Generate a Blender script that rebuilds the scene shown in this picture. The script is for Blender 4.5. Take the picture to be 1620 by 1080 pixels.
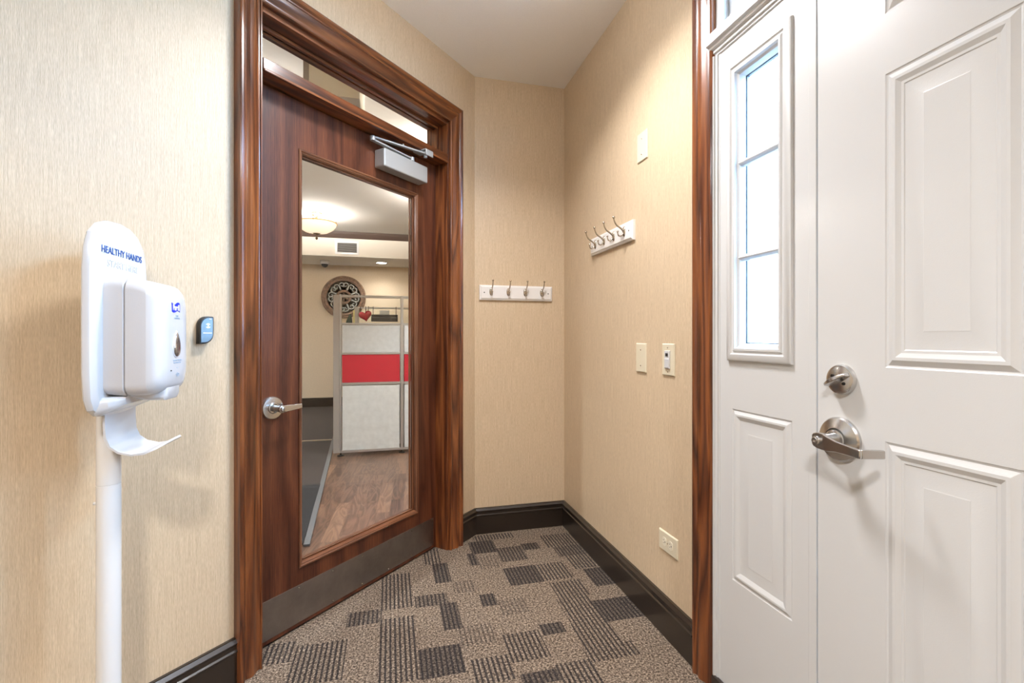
import bpy, bmesh, math, random
from mathutils import Vector, Matrix
C = bpy.context.scene
for o in list(bpy.data.objects): bpy.data.objects.remove(o)
PI = math.pi
random.seed(7)
# ------------------------------------------------------------------ camera, world, exposure
cam = bpy.data.cameras.new('camera'); camo = bpy.data.objects.new('camera', cam)
C.collection.objects.link(camo)
camo.location = (0, 0, 1.10); camo.rotation_euler = (PI/2, 0, -math.radians(14.4))
cam.sensor_width = 36; cam.lens = 753/1620*36; cam.shift_y = -7/1620; cam.clip_start = .02
C.camera = camo
C.view_settings.view_transform = 'Standard'; C.view_settings.look = 'None'
C.view_settings.gamma = 1; C.view_settings.use_curve_mapping = False
C.view_settings.exposure = 0.02
W = bpy.data.worlds.new('sky'); C.world = W; W.use_nodes = True
bg = W.node_tree.nodes['Background']
def lamp(name, typ, loc, power, color, rot=(0,0,0), size=.2, sizey=None, parent=None, **k):
    l = bpy.data.lights.new(name, typ); l.energy = power; l.color = color
    if typ == 'AREA':
        l.size = size
        if sizey: l.shape = 'RECTANGLE'; l.size_y = sizey
    elif typ != 'SUN': l.shadow_soft_size = size
    for a, b in k.items(): setattr(l, a, b)
    o = bpy.data.objects.new(name, l); C.collection.objects.link(o)
    o.location = loc; o.rotation_euler = rot; o.parent = parent
    return o
sun = lamp('sun', 'SUN', (0,0,8), 14.0, (1,.97,.92), rot=(math.radians(40), 0, math.radians(-78)), angle=math.radians(1))
LAMPC = (1.0, .98, 1.0); POW1, POW2 = 27, 60
DAY = 47.0; DAYC = (.35, .63, 1.0, 1); OFF = 4.4
bg.inputs[0].default_value = DAYC; bg.inputs[1].default_value = DAY
# light portals in the glazed openings (sampling help only)
def portal(loc, rot, sx, sy):
    p = lamp('portal', 'AREA', loc, 1, (1,1,1), rot, sx, sy); p.data.cycles.is_portal = True
portal((1.12, 1.10, 1.465), (0, PI/2, 0), .86, .20)
portal((1.12, .63, 2.24), (0, PI/2, 0), .34, 1.26)

# ------------------------------------------------------------------ materials
def nodes(name):
    m = bpy.data.materials.new(name); m.use_nodes = True
    nt = m.node_tree; return m, nt, nt.nodes['Principled BSDF']
def N(nt, typ, **k):
    n = nt.nodes.new(typ)
    for a, b in k.items():
        if a.startswith('_'): setattr(n, a[1:], b)
        else:
            key = int(a[1:]) if a[0] == 'i' and a[1:].isdigit() else a
            n.inputs[key].default_value = b
    return n
def L(nt, a, b): nt.links.new(a, b)
def ramp(nt, src, stops):
    r = nt.nodes.new('ShaderNodeValToRGB'); e = r.color_ramp.elements
    while len(e) < len(stops): e.new(.5)
    for q, (p, c) in zip(e, stops):
        q.position = p; q.color = (c, c, c, 1) if isinstance(c, (int, float)) else (*c, 1)
    L(nt, src, r.inputs[0]); return r
def simple(name, col, rough=.5, metal=0, coat=0, bump=0, bscale=200, em=None, spec=.5, var=0):
    m, nt, b = nodes(name)
    b.inputs['Base Color'].default_value = (*col, 1); b.inputs['Roughness'].default_value = rough
    b.inputs['Metallic'].default_value = metal; b.inputs['Coat Weight'].default_value = coat
    b.inputs['Coat Roughness'].default_value = .15; b.inputs['Specular IOR Level'].default_value = spec
    tc = N(nt, 'ShaderNodeTexCoord')
    n = N(nt, 'ShaderNodeTexNoise', Scale=bscale, Detail=3.0); L(nt, tc.outputs['Object'], n.inputs['Vector'])
    if var:
        r = ramp(nt, n.outputs[0], [(.3, tuple(c*(1-var) for c in col)), (.7, tuple(min(1, c*(1+var)) for c in col))])
        L(nt, r.outputs[0], b.inputs['Base Color'])
    if bump:
        bp = N(nt, 'ShaderNodeBump', Strength=bump, Distance=.001); L(nt, n.outputs[0], bp.inputs['Height']); L(nt, bp.outputs[0], b.inputs['Normal'])
    if em:
        b.inputs['Emission Color'].default_value = (*em[0], 1); b.inputs['Emission Strength'].default_value = em[1]
    return m
def wallpaper(name, c1, c2, bump=.5):
    m, nt, b = nodes(name)
    uv = N(nt, 'ShaderNodeUVMap')
    mp = N(nt, 'ShaderNodeMapping'); mp.inputs['Scale'].default_value = (420, 9, 1); L(nt, uv.outputs[0], mp.inputs[0])
    n = N(nt, 'ShaderNodeTexNoise', Scale=1.0, Detail=3.0, Roughness=.6); L(nt, mp.outputs[0], n.inputs['Vector'])
    mp2 = N(nt, 'ShaderNodeMapping'); mp2.inputs['Scale'].default_value = (900, 60, 1); L(nt, uv.outputs[0], mp2.inputs[0])
    n2 = N(nt, 'ShaderNodeTexNoise', Scale=1.0, Detail=2.0); L(nt, mp2.outputs[0], n2.inputs['Vector'])
    mx = N(nt, 'ShaderNodeMath', _operation='ADD'); L(nt, n.outputs[0], mx.inputs[0]); L(nt, n2.outputs[0], mx.inputs[1])
    r = ramp(nt, mx.outputs[0], [(.0, c1), (1.0, c2)])
    mr = N(nt, 'ShaderNodeMapRange', i1=.72, i2=1.28); L(nt, mx.outputs[0], mr.inputs[0]); L(nt, mr.outputs[0], r.inputs[0])
    L(nt, r.outputs[0], b.inputs['Base Color']); b.inputs['Roughness'].default_value = .42
    b.inputs['Specular IOR Level'].default_value = .45
    bp = N(nt, 'ShaderNodeBump', Strength=bump, Distance=.0008); L(nt, mx.outputs[0], bp.inputs['Height']); L(nt, bp.outputs[0], b.inputs['Normal'])
    return m
def wood(name, dark, mid, light, rings=9.0, rough=.33, coat=.5, lowx=7.0, lowy=.55, contrast=1.0, pore=.55, fx=26, fw=.5):
    m, nt, b = nodes(name)
    uv = N(nt, 'ShaderNodeUVMap')
    mp = N(nt, 'ShaderNodeMapping'); mp.inputs['Scale'].default_value = (lowx, lowy, 1); L(nt, uv.outputs[0], mp.inputs[0])
    n = N(nt, 'ShaderNodeTexNoise', Scale=1.0, Detail=2.0, Roughness=.45, Distortion=.3); L(nt, mp.outputs[0], n.inputs['Vector'])
    mu = N(nt, 'ShaderNodeMath', _operation='MULTIPLY', i1=rings); L(nt, n.outputs[0], mu.inputs[0])
    fr = N(nt, 'ShaderNodeMath', _operation='PINGPONG', i1=.5); L(nt, mu.outputs[0], fr.inputs[0])
    mp2 = N(nt, 'ShaderNodeMapping'); mp2.inputs['Scale'].default_value = (650, 14, 1); L(nt, uv.outputs[0], mp2.inputs[0])
    n2 = N(nt, 'ShaderNodeTexNoise', Scale=1.0, Detail=3.0, Roughness=.6); L(nt, mp2.outputs[0], n2.inputs['Vector'])
    mp3 = N(nt, 'ShaderNodeMapping'); mp3.inputs['Scale'].default_value = (fx, .9, 1); L(nt, uv.outputs[0], mp3.inputs[0])
    n3 = N(nt, 'ShaderNodeTexNoise', Scale=1.0, Detail=2.0); L(nt, mp3.outputs[0], n3.inputs['Vector'])
    a = N(nt, 'ShaderNodeMath', _operation='MULTIPLY_ADD', i1=1.0*contrast, i2=0.0); L(nt, fr.outputs[0], a.inputs[0])
    a2 = N(nt, 'ShaderNodeMath', _operation='MULTIPLY_ADD', i1=pore); L(nt, n2.outputs[0], a2.inputs[0]); L(nt, a.outputs[0], a2.inputs[2])
    a3 = N(nt, 'ShaderNodeMath', _operation='MULTIPLY_ADD', i1=fw); L(nt, n3.outputs[0], a3.inputs[0]); L(nt, a2.outputs[0], a3.inputs[2])
    mr = N(nt, 'ShaderNodeMapRange', i1=.5*(pore+fw)-.14, i2=.5*(pore+fw)+.5*contrast+.12); L(nt, a3.outputs[0], mr.inputs[0])
    r = ramp(nt, mr.outputs[0], [(0, dark), (.45, mid), (1, light)])
    L(nt, r.outputs[0], b.inputs['Base Color'])
    b.inputs['Roughness'].default_value = rough; b.inputs['Coat Weight'].default_value = coat; b.inputs['Coat Roughness'].default_value = .14
    b.inputs['Specular IOR Level'].default_value = .3
    bp = N(nt, 'ShaderNodeBump', Strength=.25, Distance=.0006); L(nt, a2.outputs[0], bp.inputs['Height'])
    L(nt, bp.outputs[0], b.inputs['Normal']); L(nt, bp.outputs[0], b.inputs['Coat Normal'])
    return m
def brushed(name, col, rough, sx=8, sy=900, amt=.12):
    m, nt, b = nodes(name)
    b.inputs['Metallic'].default_value = 1; b.inputs['Base Color'].default_value = (*col, 1)
    tc = N(nt, 'ShaderNodeTexCoord'); mp = N(nt, 'ShaderNodeMapping'); mp.inputs['Scale'].default_value = (sx, sy, sy)
    L(nt, tc.outputs['Object'], mp.inputs[0]); n = N(nt, 'ShaderNodeTexNoise', Scale=1.0, Detail=2.0); L(nt, mp.outputs[0], n.inputs['Vector'])
    r = N(nt, 'ShaderNodeMapRange', i3=rough-amt, i4=rough+amt); L(nt, n.outputs[0], r.inputs[0]); L(nt, r.outputs[0], b.inputs['Roughness'])
    n2 = N(nt, 'ShaderNodeTexNoise', Scale=9.0, Detail=4.0, Roughness=.7); L(nt, tc.outputs['Object'], n2.inputs['Vector'])
    r2 = ramp(nt, n2.outputs[0], [(.3, tuple(c*.82 for c in col)), (.75, tuple(min(1, c*1.12) for c in col))]); L(nt, r2.outputs[0], b.inputs['Base Color'])
    return m
def glass(name, tint=(1,1,1), refl=1.0):
    m = bpy.data.materials.new(name); m.use_nodes = True; nt = m.node_tree
    nt.nodes.clear(); out = N(nt, 'ShaderNodeOutputMaterial')
    t = N(nt, 'ShaderNodeBsdfTransparent'); t.inputs[0].default_value = (*tint, 1)
    g = N(nt, 'ShaderNodeBsdfGlossy', Roughness=0.0); g.inputs[0].default_value = (1,1,1,1)
    geo = N(nt, 'ShaderNodeNewGeometry'); io = N(nt, 'ShaderNodeMapRange', i3=1.45, i4=1/1.45); L(nt, geo.outputs['Backfacing'], io.inputs[0])
    f = N(nt, 'ShaderNodeFresnel'); L(nt, io.outputs[0], f.inputs[0]); mu = N(nt, 'ShaderNodeMath', _operation='MULTIPLY', i1=refl); L(nt, f.outputs[0], mu.inputs[0])
    mx = N(nt, 'ShaderNodeMixShader'); L(nt, mu.outputs[0], mx.inputs[0]); L(nt, t.outputs[0], mx.inputs[1]); L(nt, g.outputs[0], mx.inputs[2])
    L(nt, mx.outputs[0], out.inputs[0]); return m
def carpet_tile(name):
    m, nt, b = nodes(name)
    tc = N(nt, 'ShaderNodeTexCoord'); a1 = N(nt, 'ShaderNodeAttribute', _attribute_name='stripe'); a2 = N(nt, 'ShaderNodeAttribute', _attribute_name='dark')
    n = N(nt, 'ShaderNodeTexNoise', Scale=135.0, Detail=5.0, Roughness=.9); L(nt, tc.outputs['Object'], n.inputs['Vector'])
    sp = ramp(nt, n.outputs[0], [(.40, (.022,.016,.012)), (.5, (.135,.100,.073)), (.60, (.50,.40,.30))])
    sep = N(nt, 'ShaderNodeSeparateXYZ'); L(nt, tc.outputs['Object'], sep.inputs[0])
    n2 = N(nt, 'ShaderNodeTexNoise', Scale=140.0, Detail=2.0); L(nt, tc.outputs['Object'], n2.inputs['Vector'])
    wob = N(nt, 'ShaderNodeMath', _operation='MULTIPLY_ADD', i1=.004); L(nt, n2.outputs[0], wob.inputs[0]); L(nt, sep.outputs[0], wob.inputs[2])
    ph = N(nt, 'ShaderNodeMath', _operation='MULTIPLY', i1=2*PI/.0168); L(nt, wob.outputs[0], ph.inputs[0])
    sn = N(nt, 'ShaderNodeMath', _operation='SINE'); L(nt, ph.outputs[0], sn.inputs[0])
    st = N(nt, 'ShaderNodeMapRange', i1=-.05, i2=.45); L(nt, sn.outputs[0], st.inputs[0])
    f1 = N(nt, 'ShaderNodeMath', _operation='MULTIPLY'); L(nt, st.outputs[0], f1.inputs[0]); L(nt, a1.outputs['Fac'], f1.inputs[1])
    f2 = N(nt, 'ShaderNodeMath', _operation='MULTIPLY'); 
    st2 = N(nt, 'ShaderNodeMapRange', i3=.62, i4=1.0); L(nt, st.outputs[0], st2.inputs[0]); L(nt, st2.outputs[0], f2.inputs[0]); L(nt, a2.outputs['Fac'], f2.inputs[1])
    mxm = N(nt, 'ShaderNodeMath', _operation='MAXIMUM'); L(nt, f1.outputs[0], mxm.inputs[0]); L(nt, f2.outputs[0], mxm.inputs[1])
    dk = ramp(nt, n.outputs[0], [(.40, (.007,.006,.007)), (.60, (.060,.050,.046))])
    mx = N(nt, 'ShaderNodeMix', _data_type='RGBA'); L(nt, mxm.outputs[0], mx.inputs['Factor']); L(nt, sp.outputs[0], mx.inputs['A']); L(nt, dk.outputs[0], mx.inputs['B'])
    L(nt, mx.outputs['Result'], b.inputs['Base Color']); b.inputs['Roughness'].default_value = .95; b.inputs['Specular IOR Level'].default_value = .1
    ad = N(nt, 'ShaderNodeMath', _operation='SUBTRACT'); L(nt, n.outputs[0], ad.inputs[0]); L(nt, mxm.outputs[0], ad.inputs[1])
    bp = N(nt, 'ShaderNodeBump', Strength=.6, Distance=.002); L(nt, ad.outputs[0], bp.inputs['Height']); L(nt, bp.outputs[0], b.inputs['Normal'])
    return m
def planks(name):
    m, nt, b = nodes(name)
    tc = N(nt, 'ShaderNodeTexCoord'); mp = N(nt, 'ShaderNodeMapping'); mp.inputs['Rotation'].default_value = (0, 0, math.radians(90-3.1+6.2)); L(nt, tc.outputs['Object'], mp.inputs[0])
    br = N(nt, 'ShaderNodeTexBrick', _offset=.37, _offset_frequency=2); br.inputs['Scale'].default_value = 1
    br.inputs['Brick Width'].default_value = .62; br.inputs['Row Height'].default_value = .085; br.inputs['Mortar Size'].default_value = .0006
    br.inputs['Color1'].default_value = (0,0,0,1); br.inputs['Color2'].default_value = (1,1,1,1); br.inputs['Mortar'].default_value = (.2,.2,.2,1)
    L(nt, mp.outputs[0], br.inputs['Vector'])
    cmb = N(nt, 'ShaderNodeVectorMath', _operation='MULTIPLY_ADD'); cmb.inputs[1].default_value = (7.3, 3.1, 5.0)
    L(nt, br.outputs['Color'], cmb.inputs[0]); L(nt, mp.outputs[0], cmb.inputs[2])
    mp2 = N(nt, 'ShaderNodeMapping'); mp2.inputs['Scale'].default_value = (1.6, 11, 1); L(nt, cmb.outputs[0], mp2.inputs[0])
    n = N(nt, 'ShaderNodeTexNoise', Scale=1.0, Detail=3.0, Roughness=.5, Distortion=1.2); L(nt, mp2.outputs[0], n.inputs['Vector'])
    mu = N(nt, 'ShaderNodeMath', _operation='MULTIPLY', i1=7.0); L(nt, n.outputs[0], mu.inputs[0])
    fr = N(nt, 'ShaderNodeMath', _operation='PINGPONG', i1=.5); L(nt, mu.outputs[0], fr.inputs[0])
    bw = N(nt, 'ShaderNodeMath', _operation='MULTIPLY_ADD', i1=.55); L(nt, br.outputs['Color'], bw.inputs[0]); L(nt, fr.outputs[0], bw.inputs[2])
    r = ramp(nt, bw.outputs[0], [(.05, (.045,.025,.018)), (.45, (.105,.058,.039)), (1, (.21,.122,.076))])
    L(nt, r.outputs[0], b.inputs['Base Color']); b.inputs['Roughness'].default_value = .32; return m
def bricks(name):
    m, nt, b = nodes(name)
    tc = N(nt, 'ShaderNodeTexCoord'); sp = N(nt, 'ShaderNodeSeparateXYZ'); cb = N(nt, 'ShaderNodeCombineXYZ')
    L(nt, tc.outputs['Object'], sp.inputs[0]); L(nt, sp.outputs[1], cb.inputs[0]); L(nt, sp.outputs[2], cb.inputs[1])
    br = N(nt, 'ShaderNodeTexBrick'); br.inputs['Scale'].default_value = 1; br.inputs['Brick Width'].default_value = .21; br.inputs['Row Height'].default_value = .075
    br.inputs['Mortar Size'].default_value = .006; br.inputs['Color1'].default_value = (.72,.52,.44,1); br.inputs['Color2'].default_value = (.64,.43,.36,1); br.inputs['Mortar'].default_value = (.6,.57,.52,1)
    L(nt, cb.outputs[0], br.inputs['Vector']); L(nt, br.outputs[0], b.inputs['Base Color']); b.inputs['Roughness'].default_value = .9; return m

M = dict(
 paper=wallpaper('beige_wallpaper', (.515,.392,.25), (.715,.572,.395)),
 office_wall=simple('office_wall_paint', (.74,.62,.46), .8, bump=.3, var=.04, bscale=60),
 office_grey=simple('office_bulkhead_paint', (.66,.61,.53), .8),
 greyg=simple('grey_green_paint', (.88,.89,.82), .8),
 soffit=simple('soffit_paint', (.88,.87,.84), .85),
 ceil=simple('ceiling_paint', (.90,.88,.84), .9, bump=.5, bscale=350, var=.03),
 oceil=simple('office_ceiling_paint', (.84,.83,.80), .9),
 espresso=simple('espresso_paint', (.020,.013,.009), .30, coat=.5, bump=.1),
 oak=wood('stained_oak', (.026,.008,.004), (.128,.037,.012), (.28,.092,.026), rings=6, lowx=13, lowy=.9, rough=.3, coat=.7),
 veneer=wood('stained_oak_veneer', (.036,.010,.005), (.080,.023,.010), (.150,.047,.019), rings=9, lowx=4.5, lowy=.42, rough=.38, coat=.3, pore=.8, contrast=.7, fx=240, fw=.55),
 bead=wood('stained_oak_bead', (.06,.022,.011), (.14,.052,.024), (.24,.10,.045), rings=4, lowx=14, lowy=.9, coat=.6),
 kick=brushed('satin_bronze_plate', (.36,.33,.31), .36),
 chrome=simple('satin_chrome', (.60,.59,.575), .24, metal=1),
 nickel=simple('brushed_nickel', (.50,.45,.38), .25, metal=1),
 darkmetal=simple('dark_metal', (.05,.045,.04), .4, metal=1),
 closer=simple('silver_paint', (.43,.44,.43), .35, metal=.35, coat=.2),
 white=simple('white_door_paint', (.64,.645,.635), .30, coat=.15, bump=.12, bscale=420),
 white2=simple('white_board_paint', (.80,.78,.75), .3, coat=.3),
 plastic=simple('white_plastic', (.64,.645,.65), .25, coat=.4),
 plastic2=simple('pale_grey_plastic', (.58,.575,.58), .42, bump=.2, bscale=900),
 pole=simple('white_pole_paint', (.80,.80,.785), .25, coat=.4),
 ivory=simple('ivory_plastic', (.70,.63,.47), .35),
 ivory2=simple('light_ivory_plastic', (.78,.72,.57), .3),
 dot=simple('black_slot', (.03,.025,.02), .5),
 blue=simple('blue_print', (.02,.10,.36), .4), ltblue=simple('pale_blue_print', (.40,.52,.66), .4),
 ghost=simple('faded_print', (.56,.575,.60), .4),
 logoblue=simple('logo_blue', (.02,.04,.62), .35),
 logowhite=simple('logo_white', (.9,.9,.92), .35),
 reader=simple('slate_blue_plastic', (.09,.15,.21), .3, coat=.4, var=.15, bscale=90), black=simple('black_plastic', (.012,.012,.013), .4),
 smoke=simple('smoked_mirror_plastic', (.50,.50,.51), .14, metal=.9, var=.5, bscale=70),
 glass=glass('door_glass', refl=.5), wglass=glass('window_glass', (.97,.985,1)), thin=glass('panel_glass', (.985,.995,.99), .4),
 carpet=carpet_tile('patterned_carpet_tiles'),
 planks=planks('walnut_plank_floor'),
 darkcarpet=simple('dark_brown_carpet', (.034,.026,.023), .95, bump=.8, bscale=300, var=.35),
 mat=simple('black_ribbed_mat', (.010,.010,.011), .95, bump=.9, bscale=260, var=.5),
 matedge=simple('grey_rubber', (.10,.105,.11), .5),
 strip=simple('brass_strip', (.55,.45,.33), .35, metal=.7),
 alu=simple('anodised_aluminium', (.52,.52,.52), .34, metal=.75), alud=simple('grey_post_paint', (.36,.34,.32), .4, metal=.3),
 fabric=simple('light_grey_panel', (.50,.52,.52), .8, var=.06, bscale=25, bump=.3),
 fabric2=simple('pale_grey_panel', (.56,.58,.57), .7, var=.07, bscale=18, bump=.3),
 red=simple('crimson_panel', (.42,.003,.020), .6, var=.06, bscale=30),
 crown=simple('dark_crown_paint', (.050,.026,.018), .45),
 distress=simple('distressed_brown_wood', (.22,.14,.095), .8, var=.35, bscale=30, bump=.6),
 whitewash=simple('whitewashed_wood', (.50,.52,.50), .8, var=.3, bscale=50),
 lampglass=simple('frosted_lamp_glass', (.9,.8,.6), .4, em=((1,.83,.60), .9)),
 amber=simple('amber_lamp_rim', (.55,.28,.08), .4, em=((1,.55,.2), .25)),
 brass=simple('antique_bronze', (.16,.11,.06), .4, metal=.8),
 lens=simple('lit_lens', (1,1,1), .4, em=((1,.94,.82), 12)),
 dome=simple('lit_dome', (1,1,1), .4, em=((1,.96,.92), 5)),
 heart=simple('red_foil', (.45,.02,.035), .25, coat=.6), green=simple('dark_green_cloth', (.008,.028,.020), .8), yellow=simple('pale_yellow_paper', (.7,.66,.30), .6),
 paper2=simple('white_paper', (.75,.80,.80), .6), brick=bricks('pale_red_brick'), siding=simple('white_vinyl_trim', (.85,.85,.87), .6),
 ground=simple('asphalt_paving', (.20,.195,.19), .9, var=.1, bscale=4), leaf=simple('ivy_leaf', (.10,.14,.05), .6, var=.5, bscale=60), stem=simple('ivy_stem', (.10,.07,.04), .8),
 seal=simple('grey_spacer', (.10,.11,.12), .4), roof=simple('roof_felt', (.2,.2,.2), .9),
)
# ------------------------------------------------------------------ mesh builder
class MB:
    def __init__(s): s.v = []; s.f = []; s.T = Matrix()
    def add(s, vs, fs):
        b = len(s.v); s.v += [tuple(s.T @ Vector(p)) for p in vs]; s.f += [tuple(b+i for i in f) for f in fs]; return s
    def box(s, x0, x1, y0, y1, z0, z1):
        return s.add([(x0,y0,z0),(x1,y0,z0),(x1,y1,z0),(x0,y1,z0),(x0,y0,z1),(x1,y0,z1),(x1,y1,z1),(x0,y1,z1)],
                     [(0,3,2,1),(4,5,6,7),(0,1,5,4),(1,2,6,5),(2,3,7,6),(3,0,4,7)])
    def prism(s, pts, axis, a0, a1):
        n = len(pts)
        def P(p, a):
            return {'x': (a, p[0], p[1]), 'y': (p[0], a, p[1]), 'z': (p[0], p[1], a)}[axis]
        return s.add([P(p, a0) for p in pts] + [P(p, a1) for p in pts],
                     [tuple(range(n)), tuple(range(2*n-1, n-1, -1))] + [(i, i+n, (i+1) % n+n, (i+1) % n) for i in range(n)])
    def loft(s, loops, closed=True, cap=True):
        n = len(loops[0]); vs = [p for l in loops for p in l]; fs = []
        for k in range(len(loops)-1):
            for i in range(n if closed else n-1):
                j = (i+1) % n; fs.append((k*n+i, k*n+j, (k+1)*n+j, (k+1)*n+i))
        if cap: fs += [tuple(range(n-1, -1, -1)), tuple(range((len(loops)-1)*n, len(loops)*n))]
        return s.add(vs, fs)
    def tube(s, pts, r, seg=10):
        pts = [Vector(p) for p in pts]; loops = []; up = None
        for i, p in enumerate(pts):
            t = (pts[min(i+1, len(pts)-1)] - pts[max(i-1, 0)]).normalized()
            if up is None: up = t.orthogonal().normalized()
            up = (up - t*up.dot(t)).normalized(); w = t.cross(up)
            rr = r[i] if isinstance(r, (list, tuple)) else r
            if not isinstance(rr, tuple): rr = (rr, rr)
            loops.append([tuple(p + up*rr[0]*math.cos(2*PI*k/seg) + w*rr[1]*math.sin(2*PI*k/seg)) for k in range(seg)])
        return s.loft(loops)
    def lathe(s, prof, c=(0,0,0), axis='z', seg=32):
        loops = []
        for r, h in prof:
            l = []
            for k in range(seg):
                a = 2*PI*k/seg; x, y = max(r, 1e-5)*math.cos(a), max(r, 1e-5)*math.sin(a)
                l.append({'z': (c[0]+x, c[1]+y, c[2]+h), 'y': (c[0]+x, c[1]+h, c[2]+y), 'x': (c[0]+h, c[1]+x, c[2]+y)}[axis])
            loops.append(l)
        return s.loft(loops)
    def rings(s, x0, x1, z0, z1, prof, cap=True):
        # concentric rectangles on the XZ plane; prof = (inset, y)
        loops = [[(x0+i, y, z0+i), (x1-i, y, z0+i), (x1-i, y, z1-i), (x0+i, y, z1-i)] for i, y in prof]
        n = 4; vs = [p for l in loops for p in l]; fs = []
        for k in range(len(loops)-1):
            for i in range(4):
                j = (i+1) % 4; fs.append((k*n+i, k*n+j, (k+1)*n+j, (k+1)*n+i))
        if cap: fs.append(tuple(range((len(loops)-1)*n, len(loops)*n)))
        return s.add(vs, fs)
    def build(s, name, mat, parent=None, grain='z', bevel=0, smooth=None, bseg=2, sub=0, off=None):
        me = bpy.data.meshes.new(name); me.from_pydata(s.v, [], s.f); me.update()
        bm = bmesh.new(); bm.from_mesh(me); bmesh.ops.recalc_face_normals(bm, faces=bm.faces); 
        ul = bm.loops.layers.uv.new('UVMap'); g = 'xyz'.index(grain)
        ou, ov = off if off else (random.uniform(0, 20), random.uniform(0, 20))
        for f in bm.faces:
            n = f.normal; ax = [i for i in range(3) if i != g]
            a, b = (ax[0], ax[1]) if abs(n[ax[1]]) >= abs(n[ax[0]]) else (ax[1], ax[0])
            for l in f.loops:
                co = l.vert.co
                u = co[a] + (co[b]*.6 if abs(n[g]) < .7 else 0)
                v = co[g] if abs(n[g]) < .7 else co[b]
                l[ul].uv = (u+ou, v+ov)
        bm.to_mesh(me); bm.free()
        o = bpy.data.objects.new(name, me); C.collection.objects.link(o); me.materials.append(M[mat] if isinstance(mat, str) else mat)
        o.parent = parent
        if bevel:
            md = o.modifiers.new('bevel', 'BEVEL'); md.width = bevel; md.segments = bseg; md.limit_method = 'ANGLE'; md.angle_limit = math.radians(35)
        if sub:
            md = o.modifiers.new('sub', 'SUBSURF'); md.levels = sub; md.render_levels = sub
        if smooth:
            me.shade_smooth(); me.set_sharp_from_angle(angle=math.radians(smooth))
        return o
def box(name, mat, b, parent=None, **k): return MB().box(*b).build(name, mat, parent, **k)
def tag(o, label=None, cat=None, group=None, kind=None):
    if label: o['label'] = label
    if cat: o['category'] = cat
    if group: o['group'] = group
    if kind: o['kind'] = kind
    return o
def empty(name, loc=(0,0,0), rz=0, label=None, cat=None, group=None, kind=None):
    o = bpy.data.objects.new(name, None); C.collection.objects.link(o); o.location = loc; o.rotation_euler = (0, 0, rz); o.empty_display_size = .1
    return tag(o, label, cat, group, kind)
def S(o, label, cat): return tag(o, label, cat, kind='structure')
def text(name, body, size, mat, parent, loc, font_w=1.0, extrude=.0004, align='CENTER', bold=0):
    c = bpy.data.curves.new(name, 'FONT'); c.body = body; c.size = size; c.extrude = extrude; c.align_x = align; c.align_y = 'CENTER'; c.offset = bold
    t = bpy.data.objects.new(name, c); C.collection.objects.link(t); bpy.context.view_layer.update()
    me = bpy.data.meshes.new_from_object(t.evaluated_get(bpy.context.evaluated_depsgraph_get())); bpy.data.objects.remove(t)
    for v in me.vertices: x, y, z = v.co; v.co = (x*font_w, -z, y)
    me.name = name; me.materials.clear(); me.materials.append(M[mat]); o = bpy.data.objects.new(name, me); C.collection.objects.link(o)
    o.parent = parent; o.location = loc; return o
def copy_tree(o, parent=None):
    c = o.copy(); C.collection.objects.link(c); c.parent = parent
    for ch in list(o.children): copy_tree(ch, c)
    return c

# local frames: each faces its own -Y with X to the right
AX, AY = .460, 2.634
R1 = math.radians(45)
def on1(s, o=0, z=0): return (AX - s*.70711 + o*.70711, AY - s*.70711 - o*.70711, z)     # along the diagonal door wall
R3 = -PI/2; X3 = .993
CH = 2.558
# ------------------------------------------------------------------ shell
w = MB(); w.box(-3.1, -1.262, 0, .125, 0, CH+.06); w.box(-.222, .0, 0, .125, 0, CH+.06); w.box(-1.262, -.222, 0, .125, 2.215, CH+.06)
o = w.build('wall_left', 'paper'); o.location = (AX, AY, 0); o.rotation_euler = (0,0,R1); S(o, 'diagonal wallpapered wall holding the wooden glass door', 'wall')
S(box('wall_back', 'paper', (.38, 1.12, 2.634, 2.76, 0, CH+.06)), 'short wallpapered end wall with the lower coat rack', 'wall')
w = MB(); w.box(X3, X3+.13, 1.30, 8.2, 0, 2.7); w.box(X3, X3+.13, -1.9, -.034, 0, 2.7); w.box(X3, X3+.13, -.034, 1.30, 2.44, 2.7)
S(w.build('wall_right', 'paper'), 'wallpapered side wall with the upper coat rack, plates and outlet', 'wall')
w = MB(); w.box(-1.86, -1.73, -1.9, .55, 0, 2.7); w.box(-1.86, X3+.13, -1.9, -1.78, 0, 2.7)
S(w.build('wall_front', 'paper'), 'wallpapered walls of the vestibule behind the viewer', 'wall')
w = MB(); w.box(-4.2, X3+.13, 8.05, 8.18, 0, 2.7); w.box(-4.3, -4.2, .4, 8.18, 0, 2.7); w.box(-4.3, -1.86, .3, .42, 0, 2.7)
S(w.build('wall_office', 'office_wall'), 'cream far wall of the office beyond the door', 'wall')
# ceilings
def poly_slab(name, mat, pts, z0, z1, **k):
    return MB().prism(pts, 'z', z0, z1).build(name, mat, **k)
def dl(y, c=-2.174-.06): return y + c     # x on the middle of the diagonal wall
S(poly_slab('ceiling', 'ceil', [(dl(-1.85)-0+1.85+.37, -1.85), (1.1, -1.85), (1.1, 2.72), (.48, 2.72), (dl(.5), .5), (-1.8, .43), (-1.8, -1.85)][1:], CH, CH+.02), 'off-white vestibule ceiling', 'ceiling')
S(box('ceiling_office', 'oceil', (-4.3, 1.15, -1.9, 8.2, 2.592, 2.70)), 'white office ceiling seen through the door glass', 'ceiling')
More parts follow.
